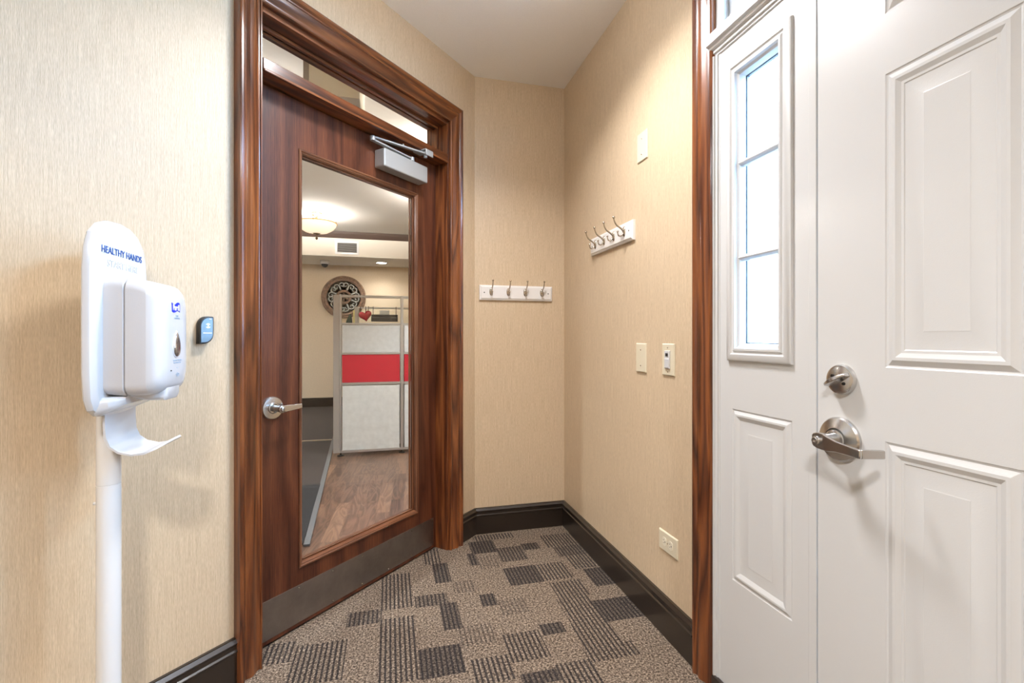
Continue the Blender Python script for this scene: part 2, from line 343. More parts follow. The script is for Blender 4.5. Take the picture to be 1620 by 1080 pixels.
# floors
S(box('floor_office', 'planks', (-4.3, 1.15, .3, 8.2, -.12, -.004)), 'brown wood plank floor of the office', 'floor')
pat = [('D',0.406,0.538,2.383,2.528),('D',0.376,0.418,2.268,2.396),('D',0.672,0.760,2.364,2.440),('D',0.520,0.675,2.040,2.202),('D',0.884,0.993,1.943,2.102),('D',0.196,0.270,2.143,2.329),('D',0.369,0.432,1.911,2.001),('D',0.197,0.269,1.791,1.975),('D',0.551,0.641,1.670,1.737),('D',0.095,0.244,1.551,1.703),('D',0.806,0.976,1.689,1.839),('D',0.409,0.536,1.44,1.496),
('M',0.528,0.670,2.265,2.421),('M',0.825,0.984,2.250,2.360),('M',-0.162,-0.031,1.904,1.999),('M',0.102,0.236,1.969,2.057),
('S',0.801,0.976,2.360,2.515),('S',0.666,0.824,2.042,2.199),('S',0.854,0.993,2.11,2.250),('S',-0.034,0.093,1.983,2.273),('S',-0.037,0.090,1.557,1.921),('S',0.400,0.540,1.555,1.711),('S',-0.319,-0.149,1.620,1.829),('S',0.690,0.834,1.887,2.022),('S',0.675,0.818,1.710,1.887),('S',0.670,0.816,1.567,1.710),('S',0.658,0.844,1.490,1.567),('S',0.261,0.400,1.482,1.605),('S',0.536,0.663,1.36,1.512),('S',0.156,0.240,2.329,2.50),('S',-0.421,-0.329,1.749,1.864),('S',.44,.66,2.53,2.60),
('W',0.270,0.365,2.037,2.133),('W',0.432,0.544,1.829,1.940),('W',0.244,0.374,1.680,1.799),('W',0.418,0.523,2.221,2.353)]
rr = random.Random(4)
x = -1.8
while x < .95:          # the same patchwork carries on nearer the viewer
    y = -1.7
    wd = rr.choice([.09, .13, .15])
    while y < 1.36:
        hh = rr.choice([.07, .11, .15, .2]); k = rr.choice('DSSWNNNM')
        lim = 1.36 if x > -.1 else 2.2
        if k != 'N' and y+hh < lim: pat.append((k, x, x+wd, y, y+hh))
        y += hh
    x += wd
xs = sorted({round(q, 3) for p in pat for q in p[1:3]} | {-1.86, 1.12}); ys = sorted({round(q, 3) for p in pat for q in p[3:5]} | {-1.9, 2.70})
xs = [q for q in xs if -1.86 <= q <= 1.12]
bm = bmesh.new(); ls = bm.faces.layers.float.new('stripe'); ld = bm.faces.layers.float.new('dark')
vv = {(i, j): bm.verts.new((xs[i], ys[j], 0)) for i in range(len(xs)) for j in range(len(ys))}
for i in range(len(xs)-1):
    for j in range(len(ys)-1):
        f = bm.faces.new((vv[i,j], vv[i+1,j], vv[i+1,j+1], vv[i,j+1])); cx_, cy_ = (xs[i]+xs[i+1])/2, (ys[j]+ys[j+1])/2
        for k, x0, x1, y0, y1 in pat:
            if x0 <= cx_ <= x1 and y0 <= cy_ <= y1:
                f[ls] = max(f[ls], {'D': 1, 'M': .95, 'S': .92, 'W': .5}[k]); f[ld] = max(f[ld], {'D': 1, 'M': .62, 'S': 0, 'W': 0}[k])
bmesh.ops.bisect_plane(bm, geom=bm.verts[:]+bm.edges[:]+bm.faces[:], plane_co=(-2.174-.11, 0, 0), plane_no=(-1, 1, 0), clear_outer=True)
bmesh.ops.translate(bm, verts=bm.verts, vec=(0, 0, 0))
me = bpy.data.meshes.new('floor'); bm.to_mesh(me); bm.free(); me.materials.append(M['carpet'])
fl = bpy.data.objects.new('floor', me); C.collection.objects.link(fl); S(fl, 'patterned brown and charcoal carpet tiles of the vestibule', 'floor')
S(box('floor_slab', 'ground', (-4.3, 1.15, -1.95, .32, -.12, -.004)), 'concrete slab under the carpet', 'floor')

# baseboards: profile (depth y, z)
BP = [(0,0), (-.017,0), (-.017,.098), (-.021,.102), (-.021,.106), (-.016,.110), (-.016,.122), (-.020,.127), (-.020,.131), (-.010,.140), (-.010,.143), (0,.143)]
def baseboard(name, x0, x1, loc, rz, label, c0=0, c1=0):
    # c0, c1: how far each end slides per unit of depth (mitre)
    n = len(BP); vs = [(x0 + c0*y, y, z) for y, z in BP] + [(x1 + c1*y, y, z) for y, z in BP]
    m = MB().add(vs, [tuple(range(n)), tuple(range(2*n-1, n-1, -1))] + [(i, (i+1) % n, (i+1) % n+n, i+n) for i in range(n)])
    o = m.build(name, 'espresso', grain='x'); o.location = loc; o.rotation_euler = (0, 0, rz); S(o, label, 'baseboard'); return o
t = math.tan(math.radians(22.5))
baseboard('baseboard_left', -.138, 0, (AX, AY, 0), R1, 'short dark baseboard between door casing and end wall', 0, t)
baseboard('baseboard_left', -3.0, -1.332, (AX, AY, 0), R1, 'dark moulded baseboard left of the wooden door')
baseboard('baseboard_back', AX, X3, (0, 2.634, 0), 0, 'dark baseboard along the short end wall', -t, 1)
baseboard('baseboard_right', -2.634, -1.385, (X3, 0, 0), R3, 'dark moulded baseboard under the outlet on the side wall', -1)
baseboard('baseboard_office', -4.2, X3, (0, 8.05, 0), 0, 'dark baseboard along the far office wall')

# ------------------------------------------------------------------ frame sweep with mitred corners
def sweep_frame(x0, x1, z0, z1, prof, mat, parent, name='casing', head=True, legs=True):
    """casing round an opening x0..x1, up to z1; prof = (outward distance, y)"""
    out = []
    n = len(prof)
    F_ = [tuple(range(n)), tuple(range(2*n-1, n-1, -1))] + [(i, (i+1) % n, (i+1) % n+n, i+n) for i in range(n)]
    if legs:
        out.append(MB().add([(x0-u, y, z0) for u, y in prof] + [(x0-u, y, z1+u) for u, y in prof], F_).build(name, mat, parent, grain='z', smooth=30))
        out.append(MB().add([(x1+u, y, z0) for u, y in prof] + [(x1+u, y, z1+u) for u, y in prof], F_).build(name, mat, parent, grain='z', smooth=30))
    if head:
        out.append(MB().add([(x0-u, y, z1+u) for u, y in prof] + [(x1+u, y, z1+u) for u, y in prof], F_).build(name, mat, parent, grain='x', smooth=30))
    return out
CP = [(0,0), (0,-.016), (.003,-.020), (.007,-.020), (.009,-.016), (.014,-.015), (.020,-.017), (.030,-.024), (.040,-.029), (.048,-.030), (.054,-.027), (.058,-.024), (.062,-.025), (.068,-.032), (.074,-.036), (.080,-.036), (.084,-.033), (.085,-.028), (.085,0)]
# wooden frame of the glass door (local x = -s)
XL, XR, ZT = -1.247, -.236, 2.205
fr = empty('trim_1', (AX, AY, 0), R1, 'stained oak door frame with transom rail on the diagonal wall', 'door frame', kind='structure')
sweep_frame(XL, XR, 0, ZT+.008, CP, 'oak', fr)
def jamb(b, g='z', name='jamb'): return box(name, 'oak', b, fr, grain=g, bevel=.0015)
jamb((XL-.012, XL+.010, -.001, .135, 0, ZT)); jamb((XR-.010, XR+.012, -.001, .135, 0, ZT)); jamb((XL+.010, XR-.010, -.001, .135, ZT-.010, ZT+.012), 'x')
jamb((XL+.010, XR-.010, -.006, .115, 1.997, 2.040), 'x', 'transom_rail'); box('transom_rail_lip', 'oak', (XL+.010, XR-.010, -.011, .001, 1.994, 2.004), fr, grain='x', bevel=.003)
for zz in ((2.040, 2.050), (ZT-.021, ZT-.011)): jamb((XL+.010, XR-.010, .060, .078, *zz), 'x', 'glass_stop'); jamb((XL+.010, XR-.010, .086, .10, *zz), 'x', 'glass_stop')
for xx in ((XL+.010, XL+.020), (XR-.020, XR-.010)): jamb((*xx, .060, .078, 2.05, ZT-.02), 'z', 'glass_stop')
jamb((XL+.010, XL+.022, .122, .134, 0, 1.997), 'z', 'door_stop'); jamb((XR-.022, XR-.010, .122, .134, 0, 1.997), 'z', 'door_stop'); 
tw = empty('window_1', (AX, AY, 0), R1, 'clear transom pane above the wooden door', 'window', kind='structure')
box('pane', 'glass', (XL+.012, XR-.012, .079, .085, 2.042, ZT-.012), tw)

# ------------------------------------------------------------------ door_1
D0, D1 = XL+.013, XR-.013          # slab edges
dy = .0735
d = empty('door_1', (AX, AY, 0), R1, 'stained oak door with a tall clear glass pane, closed', 'door', kind='structure')
gx0, gx1, gz0, gz1 = -1.050, -.388, .226, 1.812
m = MB(); X_ = [D0, gx0, gx1, D1]; Z_ = [.008, gz0, gz1, 1.993]
for i in range(3):
    for j in range(3):
        if (i, j) != (1, 1): m.box(X_[i], X_[i+1], dy, dy+.045, Z_[j], Z_[j+1])
bmq = m.build('slab', 'veneer', d, grain='z', off=(3.1, 5.0))
bme = bmesh.new(); bme.from_mesh(bmq.data); bmesh.ops.remove_doubles(bme, verts=bme.verts, dist=1e-5)
inner = [f for f in bme.faces if sum(1 for g in bme.faces if g is not f and set(g.verts) == set(f.verts))]
bmesh.ops.delete(bme, geom=inner, context='FACES_ONLY'); bme.to_mesh(bmq.data); bme.free()
GB = [(0, dy+.001), (0, dy-.004), (.003, dy-.007), (.007, dy-.007), (.010, dy-.003), (.013, dy-.002), (.018, dy+.004), (.018, dy+.012), (.024, dy+.012), (.024, dy+.0199)]
def bead_side(a, b, horizontal, parent, mat, prof, x0, x1, z0, z1, name):
    pass
def rect_bead(x0, x1, z0, z1, prof, mat, parent, name):
    # four mitred lengths running inwards from a rectangle; prof = (inset, y)
    n = len(prof)
    for k in range(4):
        def P(i, y, e):
            c = [(x0+i, z0+i), (x1-i, z0+i), (x1-i, z1-i), (x0+i, z1-i)][(k+e) % 4]; return (c[0], y, c[1])
        vs = [P(i, y, 0) for i, y in prof] + [P(i, y, 1) for i, y in prof]
        MB().add(vs, [(i, i+1, i+1+n, i+n) for i in range(n-1)] + [(n-1, 0, n, 2*n-1)]).build(name, mat, parent, grain='x' if k % 2 == 0 else 'z', smooth=30)
rect_bead(gx0, gx1, gz0, gz1, GB, 'bead', d, 'glazing_bead')
box('pane', 'glass', (gx0+.010, gx1-.010, dy+.020, dy+.026, gz0+.010, gz1-.010), d)
# glazing bead on the office face
rect_bead(gx0, gx1, gz0, gz1, [(0, dy+.046), (.004, dy+.052), (.016, dy+.046), (.022, dy+.038), (.022, dy+.027)], 'bead', d, 'glazing_bead')
kp = box('kick_plate', 'kick', (D0+.018, D1-.018, dy-.0016, dy, .022, .163), d, bevel=.0006); tag(kp, 'dull brushed steel kick plate')
for i in range(7):
    xx = D0+.03 + i*(D1-D0-.06)/6
    for zz in (.031, .152): MB().lathe([(0, -.0024), (.0028, -.0018), (.0034, 0)], (xx, dy-.0016, zz), 'y', 10).build('screw', 'nickel', kp, smooth=40)
sc = MB().lathe([(0, -.0024), (.0024, -.0012), (.003, 0)], (-.60, dy-.007, gz0+.005), 'y', 10).build('screw', 'nickel', d, smooth=40)
# lever handle (office type): rose, lever, cylinder
def lever_handle(parent, x, y, z, hand, tipx, R=.041, angle=0.0):
    """door lever: root mesh is the lever; hand=+1 lever runs to +x"""
    lv = MB()
    # neck
    lv.lathe([(.012, 0), (.0125, -.012), (.0115, -.034), (.013, -.050), (.0135, -.058)], (x, y-.008, z), 'y', 20)
    # blade: a flat bar, returns to the door at the tip
    h = hand; pts = [(x-.012*h, 0), (x+.01*h, .001), (x+.04*h, .001), (x+.08*h, .0), (tipx-.006*h, 0), (tipx, 0)]
    loops = []
    n = 12
    for k in range(n+1):
        t_ = k/n; px = x - .012*h + (tipx - x + .012*h)*t_
        hw = .0135*(1-.42*t_) if k else .008; th = .0055 - .0018*t_
        zc = z + .0035*math.sin(t_*PI)*0 + .002*t_
        yc = y - .060 + .010*t_*t_*0
        loops.append([(px, yc-th, zc-hw), (px, yc+th, zc-hw), (px, yc+th, zc+hw), (px, yc-th, zc+hw)])
    lv.loft(loops)
    lv.box(min(tipx, tipx-.008*h), max(tipx, tipx-.008*h), y-.062, y-.030, z-.0065, z+.010)
    o = lv.build('lever_handle', 'chrome', parent, bevel=.0022, smooth=40, bseg=3)
    MB().lathe([(R, 0), (R, -.005), (R*.93, -.009), (R*.56, -.011), (R*.50, -.011), (R*.47, -.014), (R*.40, -.015), (R*.40, -.010), (0, -.010)], (x, y, z), 'y', 48).build('rose', 'chrome', o, smooth=30)
    MB().lathe([(0, -.0725), (.0075, -.0725), (.0095, -.0715), (.010, -.0665), (.0115, -.064), (.0115, -.055)], (x, y, z), 'y', 24).build('cylinder', 'chrome', o, smooth=35)
    box('keyway', 'dot', (x-.0012, x+.0012, y-.0728, y-.0724, z-.005, z+.005), o)
    return o
lever_handle(d, -1.157, dy, .846, 1, -1.078)
# closer
cl = box('door_closer', 'closer', (-.672, -.383, -.001+.012, dy, 1.855, 1.935), d, bevel=.006, bseg=3); tag(cl, 'silver hydraulic door closer')
ar = MB()
def bar(m, p, q, w_, h_):
    p = Vector(p); q = Vector(q); u = (q-p).normalized(); n_ = Vector((-u.y, u.x, 0))*w_; zz = Vector((0,0,h_))
    m.loft([[tuple(e - n_ - zz), tuple(e + n_ - zz), tuple(e + n_ + zz), tuple(e - n_ + zz)] for e in (p, q)])
bar(ar, (-.486, .022, 1.944), (-.712, .040, 1.958), .010, .0035)
ar.lathe([(.012, -.012), (.012, .006), (0, .006)], (-.486, .022, 1.946), 'z', 20)
ar.lathe([(.012, -.007), (.012, .012), (.006, .014), (0, .014)], (-.712, .040, 1.962), 'z', 20)
ar.build('closer_arm', 'closer', cl, bevel=.0015, smooth=40)
ar = MB(); bar(ar, (-.712, .040, 1.972), (-.44, -.022, 1.976), .008, .0035); ar.lathe([(.004, 0), (.004, .010), (0, .010)], (-.56, .006, 1.977), 'z', 10)
ar.build('closer_forearm', 'closer', cl, bevel=.0015, smooth=40)
ar = MB(); ar.box(-.452, -.400, -.035, .045, 1.990, 1.9965); ar.box(-.452, -.400, -.038, -.032, 1.966, 1.994); ar.lathe([(.009, -.012), (.009, .022), (0, .022)], (-.436, -.020, 1.970), 'z', 16)
ar.build('closer_bracket', 'closer', cl, bevel=.002, smooth=40)

# ------------------------------------------------------------------ front door set (local x = -worldY)
def ring_prof(sgn=1):
    return [(0, 0), (.002, .003), (.005, .0045), (.008, .002), (.016, -.0055), (.022, -.0055), (.027, -.001), (.031, .002), (.036, .0025), (.038, .005), (.042, .0055), (.072, .0005), (.074, -.0005)]
fp = empty('door_2', (X3, 0, 0), R3, 'white six-panel front door with steel lever and deadbolt', 'door', kind='structure')
FX0, FX1 = -.922, .008
panels = [(-.762, -.539, .165, .884), (-.762, -.539, 1.037, 1.643), (-.762, -.539, 1.768, 1.935),
          (-.375, -.152, .165, .884), (-.375, -.152, 1.037, 1.643), (-.375, -.152, 1.768, 1.935)]
def panelled(x0, x1, z0, z1, holes, y, thick, name, parent, prof):
    m = MB(); X = sorted({x0, x1} | {q for h in holes for q in h[:2]}); Z = sorted({z0, z1} | {q for h in holes for q in h[2:]})
    for i in range(len(X)-1):
        for j in range(len(Z)-1):
            cx, cz = (X[i]+X[i+1])/2, (Z[j]+Z[j+1])/2
            if not any(h[0] < cx < h[1] and h[2] < cz < h[3] for h in holes):
                m.add([(X[i], y, Z[j]), (X[i+1], y, Z[j]), (X[i+1], y, Z[j+1]), (X[i], y, Z[j+1])], [(0, 1, 2, 3)])
    for h in holes:
        if prof(h): m.rings(*h, [(i, y+q*.5) for i, q in prof(h)])
    m.add([(x0, y+thick, z0), (x1, y+thick, z0), (x1, y+thick, z1), (x0, y+thick, z1)], [(0, 3, 2, 1)] if not any(not prof(h) for h in holes) else [])
    for (a, b) in (((x0, z0), (x1, z0)), ((x1, z0), (x1, z1)), ((x1, z1), (x0, z1)), ((x0, z1), (x0, z0))):
        m.add([(a[0], y, a[1]), (b[0], y, b[1]), (b[0], y+thick, b[1]), (a[0], y+thick, a[1])], [(0, 1, 2, 3)])
    o = m.build(name, 'white', parent, smooth=25)
    return o
def fix_normals(o):
    b = bmesh.new(); b.from_mesh(o.data); bmesh.ops.remove_doubles(b, verts=b.verts, dist=1e-5); bmesh.ops.recalc_face_normals(b, faces=b.faces); b.to_mesh(o.data); b.free()
    o.data.shade_smooth(); o.data.set_sharp_from_angle(angle=math.radians(12))
sl = panelled(FX0, FX1, .03, 1.975, panels, 0, .045, 'slab', fp, lambda h: ring_prof()); fix_normals(sl)
for q in sl.data.polygons: pass
# handle on the front door: lever runs towards -worldY i.e. +x local, seen from its key end
def front_lever(x, z):
    o = MB()
    pts = []
    # flat lever body: starts at the cylinder end, dips and turns out to the grip
    o.lathe([(.0175, -.008), (.0165, -.020), (.0155, -.040), (.016, -.052)], (x, 0, z), 'y', 28)
    prof = [(-.019, .0100, -.058), (-.014, .0150, -.059), (-.004, .0180, -.060), (.010, .0185, -.062), (.026, .0160, -.065), (.050, .0115, -.070), (.080, .0098, -.077), (.112, .0092, -.084), (.118, .0088, -.0845)]
    loops = [[(x+a, y-.004, z-hh-.002*(a > .02)), (x+a, y+.004, z-hh-.002*(a > .02)), (x+a, y+.004, z+hh-.002*(a > .02)), (x+a, y-.004, z+hh-.002*(a > .02))] for a, hh, y in prof]
    o.loft(loops)
    o.loft([[(x+.110, -.087, z-.0115), (x+.118, -.084, z-.0115), (x+.118, -.084, z+.0075), (x+.110, -.087, z+.0075)],
            [(x+.126, -.046, z-.0105), (x+.134, -.043, z-.0105), (x+.134, -.043, z+.0075), (x+.126, -.046, z+.0075)]])
    b = o.build('lever_handle', 'chrome', fp, bevel=.002, smooth=40, bseg=3); tag(b, 'satin steel lever handle with key cylinder')
    MB().lathe([(.050, 0), (.050, -.006), (.047, -.010), (.030, -.016), (.026, -.017), (.024, -.013), (.022, -.020), (.018, -.022), (0, -.022)], (x, 0, z), 'y', 56).build('rose', 'chrome', b, smooth=30)
    MB().lathe([(0, -.068), (.004, -.068), (.0042, -.0715), (.0065, -.0715), (.0068, -.068), (.0095, -.0675), (.0105, -.064), (.0105, -.058)], (x-.004, 0, z), 'y', 28).build('cylinder', 'chrome', b, smooth=35)
front_lever(-.862, .868)
db = MB().lathe([(.034, 0), (.034, -.007), (.032, -.011), (.026, -.0135), (0, -.0145)], (-.857, 0, 1.004), 'y', 48).build('deadbolt', 'chrome', fp, smooth=30)
tag(db, 'round deadbolt with thumb turn')
tt = MB(); ca, sa = math.cos(math.radians(28)), math.sin(math.radians(28)); loops = []
for k in range(9):
    u = -.029 + .058*k/8; hh = .009 - .0035*abs(u)/.029*1.2; yy = -.020 - .010*(1-(u/.029)**2)
    c0 = (-.857+u*ca, 1.004+u*sa)
    loops.append([(c0[0]+hh*sa*.5, yy-.006, c0[1]-hh*ca*.5), (c0[0]+hh*sa, -.013, c0[1]-hh*ca), (c0[0]-hh*sa, -.013, c0[1]+hh*ca), (c0[0]-hh*sa*.5, yy-.006, c0[1]+hh*ca*.5)])
tt.loft(loops); tt.build('thumb_turn', 'chrome', db, bevel=.0012, smooth=45)
for sx in (-1, 1): MB().lathe([(0, -.0165), (.0035, -.016), (.004, -.013)], (-.857+sx*.014, 0, 1.004-sx*.008), 'y', 14).build('screw', 'darkmetal', db, smooth=40)
box('latch', 'darkmetal', (FX0-.006, FX0-.0005, .010, .03, .86, .875), fp)

# mullions, jamb, transom bar
ff = empty('trim_2', (X3, 0, 0), R3, 'white jambs and transom bar round the front door', 'door frame', kind='structure')
MUL = [(-.948, -.926)]
for a, b in MUL: box('mullion', 'white', (a, b, -.001, .10, 0, 1.978), ff, bevel=.0015)
for a, b in ((-1.296, -1.270), (.012, .038)):
    MB().prism([(a, -.010), (a+.006, -.012), (a+.010, -.012), (a+.012, -.006), (a+.020, -.006), (a+.022, -.001), (b, 0), (b, .10), (a, .10)] if a < 0 else [(a, 0), (b-.02, -.006), (b-.012, -.006), (b, -.012), (b, .10), (a, .10)], 'z', 0, 1.978).build('jamb', 'white', ff, smooth=30)
    box('jamb', 'white', (a, b, 0, .10, 2.03, 2.42), ff)
BARP = [(.10, 1.978), (0, 1.978), (-.004, 1.980), (-.004, 1.986), (-.010, 1.988), (-.010, 1.996), (-.018, 2.000), (-.020, 2.006), (-.030, 2.010), (-.030, 2.041), (-.026, 2.044), (0, 2.046), (.10, 2.046)]
MB().prism(BARP, 'x', -1.300, .042).build('transom_bar', 'white', ff, smooth=30)
box('head_jamb', 'white', (-1.296, .038, 0, .10, 2.395, 2.42), ff)
box('threshold', 'espresso', (-1.270, .012, -.012, .11, 0, .028), ff, bevel=.003); box('sill_strip', 'espresso', (-1.294, -.948, -.016, 0, .0, .042), ff, bevel=.004)
# wooden casing round the front door set
fc = empty('trim_3', (X3, 0, 0), R3, 'stained oak casing round the white front door set', 'door frame', kind='structure')
CP3 = [(0,0), (0,-.014), (.003,-.018), (.007,-.018), (.009,-.015), (.020,-.017), (.034,-.025), (.046,-.028), (.054,-.026), (.060,-.024), (.064,-.025), (.070,-.030), (.078,-.030), (.083,-.027), (.084,-.022), (.084,0)]
sweep_frame(-1.290, .032, 0, 2.415, CP3, 'oak', fc)

# sidelites and transom windows
WP = [(0, 0), (.001, -.007), (.005, -.010), (.020, -.012), (.024, -.008), (.028, -.007), (.032, -.011), (.038, -.011), (.041, -.004), (.048, .000), (.050, .006), (.052, .018)]
def sidelite(name, x0, x1, label):
    s = empty(name, (X3, 0, 0), R3, label, 'window', kind='structure')
    hole = (x0+.036, x1-.046, 1.029, 1.918); low = (x0+.052, x1-.050, .375, .886)
    p = panelled(x0, x1, .03, 1.978, [hole, low], .001, .04, 'panel', s, lambda h: None if h[3] > 1.5 else [(0, 0), (.002, .003), (.005, .0045), (.008, .002), (.014, -.005), (.019, -.005), (.024, -.001), (.028, .002), (.031, .0045), (.034, .005), (.064, .0005), (.066, -.0005)]); fix_normals(p)
    MB().rings(*hole, [(i, .001+q) for i, q in WP], cap=False).build('glass_frame', 'white', s, smooth=30)
    gx0, gx1, gz0, gz1 = hole[0]+.050, hole[1]-.050, hole[2]+.032, hole[3]-.050
    box('pane', 'wglass', (hole[0]+.05, hole[1]-.05, .016, .021, hole[2]+.05, hole[3]-.05), s)
    for zz in (1.609, 1.332):
        MB().prism([(.016, zz-.010), (.006, zz-.009), (.002, zz-.005), (0, zz-.004), (-.002, zz), (0, zz+.004), (.002, zz+.005), (.006, zz+.009), (.016, zz+.010)], 'x', hole[0]+.046, hole[1]-.046).build('muntin', 'white', s, smooth=25)
    MB().rings(hole[0]+.049, hole[1]-.049, hole[2]+.049, hole[3]-.049, [(0, .0215), (.006, .0215), (.006, .030), (0, .030), (0, .0215)], cap=False).build('spacer', 'seal', s)
    # outer face frame of the unit
    m = MB()
    for b in ((x0, hole[0]+.04, .022, .042, .03, 1.978), (hole[1]-.04, x1, .022, .042, .03, 1.978), (hole[0]+.04, hole[1]-.04, .022, .042, 1.88, 1.978), (hole[0]+.04, hole[1]-.04, .022, .042, .03, 1.07)): m.box(*b)
    m.build('outer_frame', 'white', s)
    return s
sidelite('window_2', -1.270, -.948, 'narrow white sidelite window beside the front door')
s = empty('window_3', (X3, 0, 0), R3, 'clear transom window above the white front door', 'window', kind='structure')
for a, b in ((-1.270, -.645), (-.615, .012)):
    m = MB()
    for q in ((a, a+.035, .03, .07, 2.046, 2.395), (b-.035, b, .03, .07, 2.046, 2.395), (a+.035, b-.035, .03, .07, 2.046, 2.085), (a+.035, b-.035, .03, .07, 2.36, 2.395)): m.box(*q)
    m.build('sash', 'white', s, bevel=.004); box('pane', 'wglass', (a+.03, b-.03, .048, .053, 2.08, 2.365), s)
box('mullion', 'white', (-.645, -.615, .0, .10, 2.046, 2.395), s)

# ------------------------------------------------------------------ coat racks
def hook_mesh(parent, x, y, z):
    h = MB()
    loops = []
    for k in range(7):                       # oval back plate, domed
        t_ = k/6; r_ = math.cos(t_*PI/2*.98)
        loops.append([(x+.0105*r_*math.cos(a), y-.007*math.sin(t_*PI/2), z+.0225*r_*math.sin(a)) for a in [2*PI*i/20 for i in range(20)]])
    h.loft(loops)
    up = [(0, .006, .004), (0, .014, .012), (0, .022, .017), (0, .030, .021), (0, .038, .028), (0, .044, .038), (0, .048, .048), (0, .049, .056)]
    h.tube([(x, y-b, z+c) for a, b, c in up], [.0038, .004, .0038, .0034, .0032, .003, .0028, .0027], 10)
    lo = [(0, .006, -.008), (0, .012, -.017), (0, .019, -.021), (0, .026, -.019), (0, .030, -.012), (0, .031, -.005)]
    h.tube([(x, y-b, z+c) for a, b, c in lo], [.0036, .0036, .0033, .003, .0027, .0026], 10)
    for b, c, r in ((.049, .058, .0058), (.0312, -.001, .0046)):
        h.lathe([(r*math.sin(PI*i/8), -r*math.cos(PI*i/8)) for i in range(9)], (x, y-b, z+c), 'z', 14)
    return h.build('hook', 'nickel', parent, smooth=50)
def coat_rack(loc, rz, label):
    r = empty('coat_rack', loc, rz, label, 'coat rack', 'white wall coat racks with four hooks')
    w2, h2 = .214, .042
    m = MB(); m.loft([[(-w2, 0, -h2), (w2, 0, -h2), (w2, 0, h2), (-w2, 0, h2)], [(-w2, -.011, -h2), (w2, -.011, -h2), (w2, -.011, h2), (-w2, -.011, h2)],
                      [(-w2+.010, -.015, -h2+.009), (w2-.010, -.015, -h2+.009), (w2-.010, -.015, h2-.009), (-w2+.010, -.015, h2-.009)],
                      [(-w2+.011, -.017, -h2+.010), (w2-.011, -.017, -h2+.010), (w2-.011, -.017, h2-.010), (-w2+.011, -.017, h2-.010)]])
    m.build('board', 'white2', r, bevel=.0006)
    for k in range(4): hook_mesh(r, -.1485+.099*k, -.017, .004)
    for sx in (-1, 1): MB().lathe([(0, -.0006), (.003, -.0004), (.0034, .0002)], (sx*.188, -.0172, 0), 'y', 12).build('screw_hole', 'darkmetal', r)
    return r
coat_rack((.700, 2.634, 1.350), 0, 'lower white coat rack with four hooks on the short end wall')
coat_rack((X3, 2.010, 1.549), R3, 'higher white coat rack with four hooks on the side wall')

# ------------------------------------------------------------------ wall plates
def plate_mesh(parent, w_, h_):
    a, b = w_/2, h_/2
    return MB().loft([[(-a, 0, -b), (a, 0, -b), (a, 0, b), (-a, 0, b)], [(-a, -.0022, -b), (a, -.0022, -b), (a, -.0022, b), (-a, -.0022, b)],
               [(-a+.0035, -.0058, -b+.0035), (a-.0035, -.0058, -b+.0035), (a-.0035, -.0058, b-.0035), (-a+.0035, -.0058, b-.0035)]]).build('plate', 'ivory', parent, bevel=.0008)
def wplate(name, y, z, label, cat, w_=.079, h_=.118, group=None):
    r = empty(name, (X3, y, z), R3, label, cat, group); plate_mesh(r, w_, h_); return r
def pscrew(r, x, z): MB().lathe([(0, -.0072), (.002, -.007), (.003, -.0058)], (x, 0, z), 'y', 10).build('screw', 'ivory2' if False else 'nickel', r, smooth=40)
r = wplate('blank_wall_plate', 1.735, 1.871, 'ivory blank wall plate, alone above the coat rack height', 'wall plate', group='blank ivory wall plates')
for q in (-.032, .032): pscrew(r, 0, q)
r = wplate('blank_wall_plate', 1.744, 1.016, 'ivory blank wall plate left of the sensor switch', 'wall plate', group='blank ivory wall plates')
for q in (-.032, .032): pscrew(r, 0, q)
r = wplate('sensor_switch', 1.549, 1.017, 'ivory plate with white switch insert and small dark sensor window', 'switch')
for q in (-.044, .044): pscrew(r, 0, q)
ins = box('switch_insert', 'plastic', (-.0165, .0165, -.010, -.0055, -.033, .033), r, bevel=.0015)
box('sensor_window', 'black', (-.008, .008, -.0108, -.0098, .012, .024), ins); box('paddle', 'plastic', (-.013, .013, -.0125, -.009, -.030, .004), ins, bevel=.0015)
r = wplate('outlet', 1.550, .342, 'ivory double socket mounted sideways low on the side wall', 'outlet', .120, .074)
for sx in (-.020, .020):
    f = MB(); loop = []
    for i in range(24):
        a = 2*PI*i/24; loop.append((sx+max(-.0125, min(.0125, .0165*math.cos(a))), .0165*math.sin(a)))
    f.prism(loop, 'y', -.0072, -.005); fo = f.build('receptacle', 'ivory2', r, bevel=.0005)
    for (a, b, c_, d_) in ((-.006, -.001, .0035, .0052), (.001, .0062, .0035, .0052), ): pass
    box('slot', 'dot', (sx-.007, sx-.001, -.0076, -.0070, .0045, .0062), fo); box('slot', 'dot', (sx-.0065, sx-.0015, -.0076, -.0070, -.0062, -.0045), fo)
    MB().lathe([(0, -.0077), (.0024, -.0077), (.0024, -.0070)], (sx+.006, 0, 0), 'y', 12).build('ground_hole', 'dot', fo)
pscrew(r, 0, 0)

